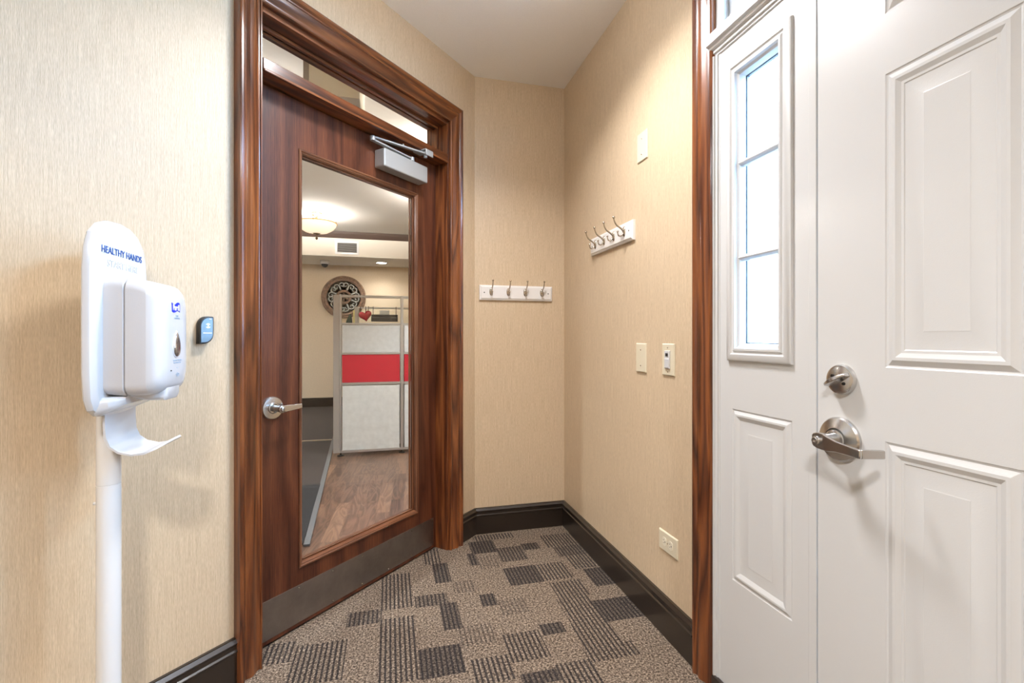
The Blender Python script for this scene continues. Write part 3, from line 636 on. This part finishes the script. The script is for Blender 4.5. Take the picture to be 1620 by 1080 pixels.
# ------------------------------------------------------------------ card reader on the diagonal wall
r = empty('card_reader', on1(1.4235, 0, 1.121), R1, 'small black and slate blue access card reader left of the door casing', 'card reader')
def leaf(w_, h_, rad):
    pts = []; cx0, cz0 = -w_+rad, h_-rad*1.1
    for i in range(9): a = PI - i*PI/16; pts.append((cx0+rad*math.cos(a), cz0+rad*1.1*math.sin(a)))
    pts += [(w_, h_)]
    cx1, cz1 = w_-rad, -h_+rad*1.1
    for i in range(9): a = -i*PI/16; pts.append((cx1+rad*math.cos(a), cz1+rad*1.1*math.sin(a)))
    pts += [(-w_, -h_)]
    return pts
MB().prism(leaf(.0205, .0415, .026), 'y', -.012, 0).build('housing', 'black', r, bevel=.001)
MB().prism(leaf(.0200, .0405, .026), 'y', -.020, -.0125).build('front_housing', 'black', r, bevel=.002)
fc_ = MB().prism(leaf(.0170, .0370, .024), 'y', -.0215, -.0195).build('face', 'reader', r, bevel=.0008)
tag(fc_, 'slate blue face with white wave emblem')
def arc(m, cx, cz, rad, a0, a1, y, wd):
    n = 10; o_, i_ = [], []
    for k in range(n+1):
        a = math.radians(a0+(a1-a0)*k/n); o_.append((cx+(rad+wd)*math.cos(a), cz+(rad+wd)*math.sin(a))); i_.append((cx+(rad-wd)*math.cos(a), cz+(rad-wd)*math.sin(a)))
    m.prism(o_+i_[::-1], 'y', y-.0004, y)
em = MB()
for a0 in (30, 210): arc(em, .003, .013, .0065, a0, a0+120, -.0216, .0009); arc(em, .003, .013, .0040, a0+10, a0+110, -.0216, .0007)
em.lathe([(0, -.022), (.0022, -.022), (.0022, -.0214)], (.003, 0, .013), 'y', 12); em.build('emblem', 'logowhite', r)
box('white_mark', 'logowhite', (-.011, .0135, -.0220, -.0214, -.0100, -.0075), r)
box('indicator', 'logowhite', (.006, .013, -.0220, -.0214, .0325, .0345), r)

# ------------------------------------------------------------------ sanitizer stand (local x = world y, local -y = world +x)
st = empty('sanitizer_stand', (-.645, 1.33, 0), PI/2, 'white floor stand with automatic hand sanitizer dispenser and drip tray', 'hand sanitizer stand')
pl = MB()
def oval(rx, ry, z, n=28, cy=0): return [(rx*math.cos(2*PI*i/n), cy+ry*math.sin(2*PI*i/n), z) for i in range(n)]
pl.loft([oval(.0265, .023, .02), oval(.0262, .023, .7525)]); pl.build('lower_pole', 'pole', st, smooth=40)
MB().loft([oval(.0253, .022, .7525), oval(.0253, .022, .7540), oval(.0262, .023, .7545), oval(.0258, .0225, .99)]).build('upper_pole', 'pole', st, smooth=40)
MB().lathe([(.16, 0), (.16, .006), (.15, .012), (.05, .022), (.03, .03), (0, .03)], (0, 0, 0), 'z', 40).build('base', 'pole', st, smooth=40)
MB().tube([(0, .024, .708), (0, .030, .708)], .004, 8).build('pole_button', 'pole', st)
# sign board
def board_loop(s_, y):
    pts = []
    half = []
    # right half from bottom centre to top centre
    half += [(.0, .918), (.045, .919), (.085, .925), (.108, .940), (.119, .965), (.1235, 1.02), (.1245, 1.15), (.1235, 1.25), (.119, 1.295), (.106, 1.330), (.080, 1.353), (.045, 1.366), (0, 1.370)]
    full = half + [(-x, z) for x, z in half[-2:0:-1]]
    return [(x*s_, y, 1.144+(z-1.144)*(1-(1-s_)*.55)) for x, z in full]
sb = MB().loft([board_loop(.97, -.008), board_loop(1.0, -.012), board_loop(1.0, -.019), board_loop(.985, -.024), board_loop(.90, -.030), board_loop(.86, -.031)]).build('sign_board', 'plastic', st, smooth=25)
MB().box(-.03, .03, -.012, .02, .93, .99).build('bracket', 'plastic', st, bevel=.004)
text('lettering', 'HEALTHY HANDS', .0225, 'blue', st, (-.006, -.0318, 1.295), font_w=.98)['label'] = 'blue lettering HEALTHY HANDS'
text('lettering', 'START HERE', .0225, 'ghost', st, (-.003, -.0314, 1.266), font_w=1.08, extrude=.0002)['label'] = 'faded lettering START HERE'
# dispenser
def rrect(hx, z0, z1, y, r=.02, n=5, dzt=0):
    cs = [(hx-r, z0+r, -90), (hx-r, z1-r, 0), (-hx+r, z1-r, 90), (-hx+r, z0+r, 180)]; out = []
    for cx, cz, a in cs:
        for i in range(n+1):
            t_ = math.radians(a + 90*i/n); out.append((cx+r*math.cos(t_), y, cz+r*math.sin(t_)))
    return out
dd = MB().loft([rrect(.086, .972, 1.232, -.028, .022), rrect(.087, .968, 1.235, -.045, .024), rrect(.087, .966, 1.234, -.068, .024), rrect(.085, .968, 1.231, -.0695, .024)]).build('dispenser_back', 'plastic2', st, smooth=35)
dc = MB().loft([rrect(.084, .969, 1.230, -.0705, .024), rrect(.0865, .967, 1.233, -.073, .025), rrect(.0865, .966, 1.231, -.100, .028), rrect(.085, .968, 1.227, -.112, .03)], cap=True).build('dispenser_cover', 'plastic2', st, smooth=40)
ff_ = MB().loft([rrect(.0855, .966, 1.229, -.108, .032), rrect(.0835, .969, 1.224, -.121, .034), rrect(.077, .976, 1.214, -.131, .036), rrect(.066, .988, 1.200, -.137, .036), rrect(.045, 1.01, 1.18, -.140, .036), rrect(.037, 1.02, 1.17, -.1402, .036)]).build('dispenser_front', 'plastic', st, smooth=50)
MB().loft([rrect(.050, .962, 1.0, -.06, .01), rrect(.050, .952, 1.0, -.10, .01), rrect(.040, .950, 1.0, -.128, .012), rrect(.034, .956, .99, -.133, .012)]).build('nozzle', 'plastic', st, smooth=40)
# lower bracket lip under the dispenser
MB().loft([rrect(.100, .925, .966, -.020, .015), rrect(.096, .935, .966, -.045, .013), rrect(.070, .948, .966, -.066, .008)]).build('bracket_lip', 'plastic', st, smooth=40)
# tear drop sight window
td = []
for i in range(28):
    a = 2*PI*i/28; wv = math.sin(a/2)
    td.append((.0215*math.sin(a)*(wv**.9)*1.12, .031*math.cos(a)))
td = [(x, z) for x, z in td]
MB().loft([[(x*1.12, -.1398, z*1.1+1.083) for x, z in td], [(x*1.10, -.1412, z*1.08+1.083) for x, z in td], [(x, -.1418, z+1.083) for x, z in td]]).build('window_rim', 'plastic', st, smooth=50)
MB().loft([[(x, -.1410, z+1.083) for x, z in td], [(x*.95, -.1432, z*.95+1.083) for x, z in td], [(x*.5, -.1452, z*.5+1.083) for x, z in td], [(x*.05, -.1456, z*.05+1.083) for x, z in td]]).build('sight_window', 'smoke', st, smooth=60)['label'] = 'dark mirrored teardrop sight window'
fl_ = []
for k in range(13): u = -1+2*k/12; fl_.append((u*.0215, .0085+.003*math.sin(u*PI)+.002*abs(u)))
for k in range(13): u = 1-2*k/12; fl_.append((u*.0215, -.0105+.0025*math.sin(u*PI)))
lg = MB().prism([(x-.004, z+1.172) for x, z in fl_], 'y', -.1411, -.1396).build('logo', 'logoblue', st); lg['label'] = 'blue wavy logo reading Purell'
text('logo_lettering', 'Purell', .0185, 'logowhite', lg, (-.004, -.1413, 1.171), font_w=.82, bold=.0007)
text('lettering', 'Hand\nSANITIZER', .0065, 'ltblue', st, (.002, -.1406, 1.149), extrude=.0002)
text('lettering', 'Automatic Dispenser\nPlace Hands Below', .0058, 'ltblue', st, (.004, -.1408, 1.041), font_w=.95, extrude=.0002)
hd = MB(); arc(hd, .006, 1.006, .007, 20, 160, -.1405, .0004); arc(hd, .006, 1.014, .010, 200, 340, -.1405, .0004); arc(hd, .006, 1.009, .003, 0, 359, -.1405, .0004); arc(hd, .006, 1.030, .006, 220, 320, -.1405, .0004); hd.build('hand_symbol', 'ltblue', st)
MB().lathe([(0, -.1418), (.0016, -.1418), (.0016, -.138)], (-.030, 0, 1.020), 'y', 10).build('sensor_hole', 'black', st)
# drip tray: curved sheet
tp = [(-.022, .955), (-.023, .90), (-.025, .872), (-.033, .852), (-.050, .838), (-.075, .831), (-.100, .833), (-.122, .843), (-.142, .856)]
loops = []
fine = []
for i in range(len(tp)-1):
    for k in range(3):
        t_ = k/3; fine.append((tp[i][0]*(1-t_)+tp[i+1][0]*t_, tp[i][1]*(1-t_)+tp[i+1][1]*t_))
fine.append(tp[-1])
for i, (y, z) in enumerate(fine):
    t_ = i/(len(fine)-1); hw = .067 if t_ < .75 else .067*math.sqrt(max(.04, 1-((t_-.75)/.26)**2))
    j = min(i+1, len(fine)-1); k = max(i-1, 0); tx, tz = fine[j][0]-fine[k][0], fine[j][1]-fine[k][1]; ln = math.hypot(tx, tz); nx, nz = tz/ln*.0022, -tx/ln*.0022
    row_o = [(-hw + 2*hw*q/10, y+nx+ .004*0, z+nz) for q in range(11)]; row_i = [(hw - 2*hw*q/10, y-nx, z-nz) for q in range(11)]
    loops.append(row_o+row_i)
MB().loft(loops).build('drip_tray', 'plastic', st, smooth=60)

# ------------------------------------------------------------------ vestibule ceiling lamps (one behind the viewer, one added overhead)
def flush_lamp(x, y, label, power):
    cl = empty('ceiling_lamp', (x, y, CH), 0, label, 'ceiling lamp', 'round flush ceiling lamps of the vestibule')
    MB().lathe([(.17, 0), (.17, -.02), (.15, -.03)], (0,0,0), 'z', 32).build('lamp_base', 'white2', cl, smooth=30)
    MB().lathe([(.155, -.022), (.15, -.04), (.11, -.058), (.05, -.066), (0, -.067)], (0,0,0), 'z', 32).build('lamp_shade', 'dome', cl, smooth=60)
    lamp('bulb', 'AREA', (0, 0, -.07), power*.88, LAMPC, size=.28, parent=cl, shape='DISK', spread=math.radians(135))
    lamp('bulb', 'POINT', (0, 0, -.19), power*.19, LAMPC, size=.10, parent=cl)  # extra unseen glow below the shade, added to light ceiling and walls
flush_lamp(.36, 1.50, 'unseen round flush lamp added overhead to even the light on the vestibule walls', POW1)  # unseen lamp, added overhead to brighten the side and end walls
flush_lamp(-.35, -.6, 'round flush ceiling lamp at the near end of the vestibule', POW2)

# ------------------------------------------------------------------ office
# bulkhead, crown, strip
S(box('trim_4', 'office_grey', (-4.2, X3, 7.15, 8.06, 2.252, 2.60)), 'dropped bulkhead along the far office wall', 'bulkhead')
S(box('trim_5', 'soffit', (-4.2, X3, 7.152, 8.05, 2.246, 2.2519)), 'white underside of the office bulkhead', 'bulkhead')
MB_ = MB().prism([(7.15, 2.502), (7.135, 2.502), (7.13, 2.51), (7.11, 2.56), (7.10, 2.592), (7.15, 2.592)], 'x', -4.2, X3); S(MB_.build('trim_6', 'crown'), 'dark brown crown moulding on the office bulkhead', 'moulding')
S(box('trim_9', 'greyg', (-.375, -.144, 2.45, 2.95, 2.27, 2.60)), 'small boxed bulkhead just behind the transom pane', 'bulkhead'); S(box('trim_10', 'alud', (-.400, -.3751, 2.445, 2.95, 2.262, 2.60)), 'narrow grey edge strip of the small bulkhead behind the transom', 'bulkhead')
# dark carpet walk-off area on the left of the office floor
S(poly_slab('floor_carpet', 'darkcarpet', [(-.60, 5.40), (-.455, 3.0), (-.44, 2.30), (-.6, 2.1), (-3.8, 1.2), (-4.2, 5.38)][:], -.0035, .001), 'dark brown carpet strip beside the wood floor', 'floor')
S(poly_slab('floor_carpet', 'darkcarpet', [(-.60, 5.425), (-.75, 8.05), (-4.2, 8.05), (-4.2, 5.41)], -.0035, .0008), 'dark carpet beyond the thin brass strip', 'floor')
S(poly_slab('trim_7', 'strip', [(-.60, 5.395), (-.60, 5.43), (-4.2, 5.415), (-4.2, 5.38)], -.003, .006), 'thin brass floor strip across the dark carpet', 'floor strip')
S(poly_slab('trim_8', 'matedge', [(-.440, 2.70), (-.410, 2.70), (-.565, 5.41), (-.600, 5.41)], -.003, .008), 'grey rubber edging between dark carpet and wood floor', 'floor strip')
tag(poly_slab('door_mat', 'mat', [(-1.9, 2.0), (-.60, 2.3), (-.446, 2.72), (-.500, 3.79), (-1.9, 3.79)], .0005, .010), 'black ribbed entrance mat on the office carpet', 'door mat')

# cubicle partitions
def partition(name, y, posts, label, panel=True, heights=(.03, .665, .945, 1.222, 1.49)):
    p = empty(name, (posts[0][0], y, 0), 0, label, 'office partition'); ox = posts[0][0]
    for a, b in posts:
        po = MB(); po.box(a-ox, b-ox, 0, .05, .03, 1.492); 
        po.box(a-ox+.004, b-ox-.004, -.003, 0, .03, 1.492)
        po.build('post', 'alu', p, bevel=.002)
        MB().lathe([(.03, 0), (.03, .006), (.008, .012), (.008, .03), (0, .03)], ((a+b)/2-ox, .025, 0), 'z', 16).build('foot', 'black', p, smooth=40)
    for (a0, a), (b, b1) in zip(posts[:-1], posts[1:]):
        x0, x1 = a-ox, b-ox; z = heights
        MB().box(x0, x1, -.001, .05, z[0], z[0]+.022).box(x0, x1, .001, .049, z[1]-.01, z[1]+.012).box(x0, x1, .001, .049, z[2]-.008, z[2]+.008).box(x0, x1, .001, .049, z[3]-.008, z[3]+.010).box(x0, x1, -.001, .05, z[4]-.022, z[4]).build('rail', 'alu', p, bevel=.001)
        box('lower_panel', 'fabric2', (x0+.008, x1-.008, .004, .046, z[0]+.022, z[1]-.018), p, bevel=.003)
        box('red_panel', 'red', (x0+.006, x1-.006, .004, .046, z[1]+.013, z[2]-.009), p, bevel=.003)['label'] = 'crimson red panel'
        box('upper_panel', 'fabric', (x0+.006, x1-.006, .004, .046, z[2]+.010, z[3]-.010), p, bevel=.003)
        box('glass_panel', 'thin', (x0, x1, .022, .027, z[3]+.010, z[4]-.022), p)
    return p
pA = partition('office_partition', 4.645, [(-.450, -.433), (.098, .126), (.66, .69)], 'nearer grey and red office partition with clear top band')
MB().box(-.054, 0, .0, .05, .03, 1.489).build('end_cover', 'alud', pA, bevel=.003)
pB = partition('office_partition', 6.45, [(-.447, -.386), (.40, .43), (.9, .93)], 'farther office partition seen through the clear top of the nearer one')
pB['group'] = pA['group'] = 'grey and red office partitions'
# file rack hanging from the far partition
fk = empty('hanging_file_rack', (-.065, 6.43, 1.30), 0, 'black wire file rack hanging on the farther partition', 'file rack')
m = MB(); m.box(-.165, .165, -.10, .0, 0, .004); m.box(-.165, .165, -.10, -.096, 0, .05); m.box(-.165, .165, -.004, 0, 0, .09); m.box(-.165, .165, -.101, -.095, .068, .088); m.box(-.165, -.160, -.10, 0, 0, .088); m.box(.160, .165, -.10, 0, 0, .088)
m.build('tray', 'black', fk)
for sx in (-.145, .145):
    MB().tube([(sx, -.002, .08), (sx, -.006, .188), (sx, .02, .197), (sx, .075, .197), (sx, .077, .16)], .004, 8).build('hook', 'darkmetal', fk, smooth=50)
for i, (a, b) in enumerate(((-.15, -.06), (-.05, .06), (.07, .15))):
    f = box('paper_stack', 'paper2', (a-.065, b-.065, 6.345, 6.352, 1.306, 1.352)); f['group'] = 'papers in the black rack'
    tag(f, ['leftmost sheaf of pale papers standing in the black rack', 'middle sheaf of pale papers standing in the black rack', 'rightmost sheaf of pale papers standing in the black rack'][i], 'paper')
tag(box('paper_note', 'paper2', (-.125, -.005, 6.437, 6.439, 1.385, 1.448)), 'small pale note on the far glass above the black rack', 'note')
for i, (x_, l_) in enumerate(((-.365, 'leftmost'), (-.302, 'middle'), (-.270, 'rightmost'))):
    h_ = MB().tube([(x_, 6.405, 1.36), (x_, 6.425, 1.345), (x_, 6.438, 1.36), (x_, 6.440, 1.488), (x_, 6.455, 1.497), (x_, 6.505, 1.497), (x_, 6.507, 1.46)], .004, 8).build('partition_hook', 'darkmetal', smooth=50)
    tag(h_, l_ + ' of three thin dark hooks over the farther partition above the red heart', 'hook', 'dark hooks over the partition')
hp = []
for i in range(32):
    a = 2*PI*i/32; hp.append((16*math.sin(a)**3/16*.082, (13*math.cos(a)-5*math.cos(2*a)-2*math.cos(3*a)-math.cos(4*a))/16*.078))
ct, stt = math.cos(.2), math.sin(.2)
hh = MB().loft([[((x*ct-z*stt)*s_, y, (x*stt+z*ct)*s_) for x, z in hp] for s_, y in ((.3, -.028), (.7, -.022), (.93, -.011), (1, 0), (.93, .011), (.7, .022), (.3, .028))]).build('heart_ornament', 'heart', smooth=70)
hh.location = (-.305, 6.395, 1.375); tag(hh, 'shiny red heart hanging on the farther partition', 'heart')
# cabinet behind the near partition carries the small things
cb = empty('storage_cabinet', (-.34, 5.05, 0), 0, 'grey storage cabinet hidden behind the nearer partition', 'cabinet')
box('body', 'fabric2', (-.12, .5, 0, .4, 0, 1.22), cb, bevel=.004); box('door', 'fabric', (-.115, .19, -.018, -.001, .05, 1.2), cb, bevel=.003); box('door', 'fabric', (.195, .495, -.018, -.001, .05, 1.2), cb, bevel=.003)
cn = MB().loft([[(-.034, -.02, 0), (.034, -.02, 0), (.034, .02, 0), (-.034, .02, 0)], [(-.020, -.018, .05), (.032, -.018, .05), (.032, .018, .05), (-.020, .018, .05)], [(.002, -.008, .10), (.024, -.008, .10), (.024, .008, .10), (.002, .008, .10)], [(.012, -.002, .118), (.018, -.002, .118), (.018, .002, .118), (.012, .002, .118)]]).build('dark_cone', 'green', smooth=60)
cn.location = (-.404, 5.10, 1.22); tag(cn, 'dark green pointed cloth object behind the clear partition band', 'ornament')
yb = box('book', 'yellow', (-.362, -.348, 5.10, 5.13, 1.22, 1.375)); tag(yb, 'thin pale yellow book standing beside the dark green object', 'book')

# wall medallion
md = empty('wall_medallion', (-.712, 8.05, 1.738), 0, 'round distressed wood wall medallion with whitewashed scrolls', 'wall decoration')
MB().lathe([(.335, 0), (.338, -.02), (.328, -.034), (.312, -.036), (.306, -.028), (.300, -.036), (.285, -.040), (.262, -.034), (.255, -.02), (.255, 0), (.335, 0)], (0,0,0), 'y', 64).build('rim', 'distress', md, smooth=40)
MB().lathe([(.115, 0), (.115, -.022), (.106, -.028), (.085, -.028), (.078, -.02), (.078, 0), (.115, 0)], (0,0,0), 'y', 40).build('inner_ring', 'distress', md, smooth=40)
for k in range(8):
    a0 = PI/8 + k*PI/4; mm = MB()
    for sg in (-1, 1):
        pts = []
        for i in range(22):
            t_ = i/21; ang = t_*2.1*PI; rad = .048*(1-.75*t_)
            lx, lz = sg*(.050-rad*math.cos(ang)*1.0), .185+rad*math.sin(ang)*1.0
            pts.append((lx, -.012, lz))
        pts = [(sg*.004, -.012, .120), (sg*.003, -.012, .155)] + pts
        mm.tube([(x*math.cos(a0)+z*math.sin(a0), y, -x*math.sin(a0)+z*math.cos(a0)) for x, y, z in pts], [.009]*10+[.008]*14, 8)
    mm.build('scroll', 'whitewash', md, smooth=60)
ro = MB()
for k in range(6):
    a0 = k*PI/3; ro.tube([(0, -.01, 0), (.045*math.sin(a0), -.014, .045*math.cos(a0)), (.08*math.sin(a0), -.01, .08*math.cos(a0))], [.006, .013, .005], 8)
ro.lathe([(.02, 0), (.02, -.02), (.01, -.028), (0, -.03)], (0,0,0), 'y', 20); ro.build('rosette', 'distress', md, smooth=60)
# vent, camera, can light
v = empty('ceiling_vent', (-.588, 7.15, 2.37), 0, 'white framed air vent on the office bulkhead', 'air vent')
MB().rings(-.16, .16, -.095, .095, [(0, 0), (0, -.010), (.028, -.012), (.030, -.003)], cap=False).build('frame', 'plastic', v); box('backing', 'dot', (-.13, .13, -.002, -.0005, -.066, .066), v)
for k in range(9):
    z = -.056+.014*k; MB().loft([[(-.13, -.008, z-.003), (.13, -.008, z-.003), (.13, -.003, z+.001), (-.13, -.003, z+.001)], [(-.13, -.009, z-.002), (.13, -.009, z-.002), (.13, -.004, z+.002), (-.13, -.004, z+.002)]]).build('slat', 'alu', v)
sc = empty('security_camera', (-.945, 7.62, 2.246), 0, 'small white dome security camera under the bulkhead', 'security camera')
MB().lathe([(.068, 0), (.068, -.045), (.062, -.052), (.05, -.053)], (0,0,0), 'z', 28).build('housing', 'plastic', sc, smooth=40)
MB().lathe([(.05, -.050), (.045, -.075), (.03, -.092), (.01, -.10), (0, -.10)], (0,0,0), 'z', 28).build('dome', 'black', sc, smooth=60)
for i, (x_, y_, lb) in enumerate([(-.125, 7.62, 'round recessed light glowing in the underside of the office bulkhead')]):
    pz = 2.246
    rl = empty('recessed_light', (x_, y_, 2.246), 0, lb, 'recessed light')
    MB().lathe([(.10, 0), (.098, -.006), (.080, -.006), (.078, 0)], (0,0,0), 'z', 32).build('trim_ring', 'plastic', rl, smooth=40)
    MB().lathe([(.079, -.001), (.05, -.003), (0, -.003)], (0,0,0), 'z', 28).build('lens', 'lens', rl)
    lamp('bulb', 'SPOT', (0, 0, -.02), 42, (1,.95,.88), size=.06, parent=rl, spot_size=math.radians(150), spot_blend=1)
    rl0 = rl
for x_, y_, lb in ((.66, 3.45, 'added unseen recessed light brightening the office, right of the door'), (-1.9, 2.5, 'added unseen recessed light brightening the office, left of the door'), (-2.4, 6.2, 'added unseen recessed light brightening the office, far to the left')):  # extra recessed lights out of view, added to brighten the office
    r_ = copy_tree(rl0); r_.location = (x_, y_, 2.592); tag(r_, lb, 'recessed light')
    for c_ in r_.children:
        if c_.type == 'LIGHT': c_.data = c_.data.copy(); c_.data.energy = 330; c_.data.color = (.92, .97, 1.0)
def bowl_lamp():
    b = empty('ceiling_lamp', (0,0,2.592), 0)
    MB().lathe([(.065, 0), (.065, -.012), (.05, -.022), (.018, -.03), (.014, -.075), (.022, -.085), (0, -.085)], (0,0,0), 'z', 28).build('canopy', 'brass', b, smooth=40)
    MB().lathe([(.225, -.115), (.236, -.120), (.236, -.128), (.222, -.128)], (0,0,0), 'z', 48).build('rim', 'amber', b, smooth=50)
    MB().lathe([(.228, -.124), (.218, -.155), (.185, -.195), (.13, -.228), (.06, -.245), (0, -.248)], (0,0,0), 'z', 48).build('bowl', 'lampglass', b, smooth=60)
    for k in range(3):
        a = 2*PI*k/3+.5; pts = []
        for i in range(14):
            t_ = i/13; r_ = .03+.205*t_; z_ = -.035-.085*t_ + .035*math.sin(t_*2*PI)
            pts.append((r_*math.cos(a), r_*math.sin(a), z_))
        pts += [((.235+.012)*math.cos(a), .247*math.sin(a), -.095), (.238*math.cos(a), .238*math.sin(a), -.075), (.225*math.cos(a), .225*math.sin(a), -.080)]
        MB().tube(pts, .005, 8).build('arm', 'brass', b, smooth=60)
    MB().lathe([(.045, -.247), (.03, -.255), (.010, -.262), (.006, -.275), (.004, -.285), (.014, -.298), (.017, -.305), (.010, -.315), (0, -.325)], (0,0,0), 'z', 16).build('finial', 'brass', b, smooth=50)
    lamp('bulb', 'POINT', (0, 0, -.07), 18*OFF, (1,.94,.86), size=.05, parent=b)
    return b
b0 = bowl_lamp(); b0.location = (-.853, 6.13, 2.592); b0['group'] = 'bowl ceiling lamps in the office'; tag(b0, 'farther frosted bowl ceiling lamp with scroll arms and diamond finial', 'ceiling lamp')
b1 = copy_tree(b0); b1.location = (-.905, 3.36, 2.592); tag(b1, 'nearer bowl ceiling lamp, only its glowing edge showing at the glass corner', 'ceiling lamp')
b1['group'] = 'bowl ceiling lamps in the office'
b3 = copy_tree(b0); b3.location = (.45, 5.0, 2.592); tag(b3, 'added bowl lamp, unseen behind the door stile, brightening the office ceiling', 'ceiling lamp')  # extra lamp out of view, added to lift the office ceiling
b4 = copy_tree(b0); b4.location = (.46, 3.75, 2.592); tag(b4, 'added bowl lamp just inside the office, unseen right of the door, brightening the ceiling', 'ceiling lamp')  # another unseen lamp, added so the ceiling is lit more evenly
b5 = copy_tree(b0); b5.location = (-2.4, 3.0, 2.592); tag(b5, 'added bowl lamp inside the office, unseen left of the door, brightening the ceiling', 'ceiling lamp')  # unseen as well, added for ceiling light on the left
b2 = copy_tree(b0); b2.location = (-2.9, 4.6, 2.592); tag(b2, 'added unseen bowl lamp deep in the office to the left, for more light', 'ceiling lamp')  # added out of view as more light for the office
# ------------------------------------------------------------------ outside
g = box('ground', 'ground', (1.15, 40, -30, 30, -.30, -.05)); S(g, 'grey paving outside the front door', 'paving')
S(box('roof', 'roof', (-4.5, 1.25, -2.1, 8.4, 2.72, 2.80)), 'unseen flat roof over the building, added to block the sun', 'roof')  # roof slab out of view, put in against the sun
nb = empty('neighbouring_building', (3.4, 3.6, 0), 0, 'pinkish brick building face outside the sidelite window', 'building')
box('brick_wall', 'brick', (0, .3, -.45, .10, -.1, 3.9), nb); box('white_siding', 'siding', (-.02, .3, .10, 5.0, -.1, 3.9), nb); box('corner_trim', 'siding', (-.035, .0, .06, .16, -.1, 3.9), nb)
box('roof_edge', 'siding', (-.35, .4, -.6, 5.1, 3.9, 4.1), nb)
iv = empty('climbing_ivy', (3.37, 3.32, -.05), 0, 'thin climbing ivy stem on the brick outside the sidelite', 'plant')
pts = [(0, .02*math.sin(k*1.3), .1*k) for k in range(22)]; MB().tube(pts, .010, 6).build('stem', 'stem', iv)
lm = MB(); r5 = random.Random(3)
for k in range(110):
    z = r5.uniform(0.1, 2.1); y = r5.gauss(0, .035); x = -r5.uniform(0, .03); a = r5.uniform(0, 6.28); s_ = r5.uniform(.012, .026)
    lm.add([(x, y, z), (x-.008, y+s_*math.cos(a), z+s_*math.sin(a)), (x-.012, y+s_*1.6*math.cos(a+.5), z+s_*1.6*math.sin(a+.5)), (x-.006, y+s_*math.cos(a+1), z+s_*math.sin(a+1))], [(0,1,2,3)])
tag(lm.build('leaves', 'leaf', iv), kind='stuff')
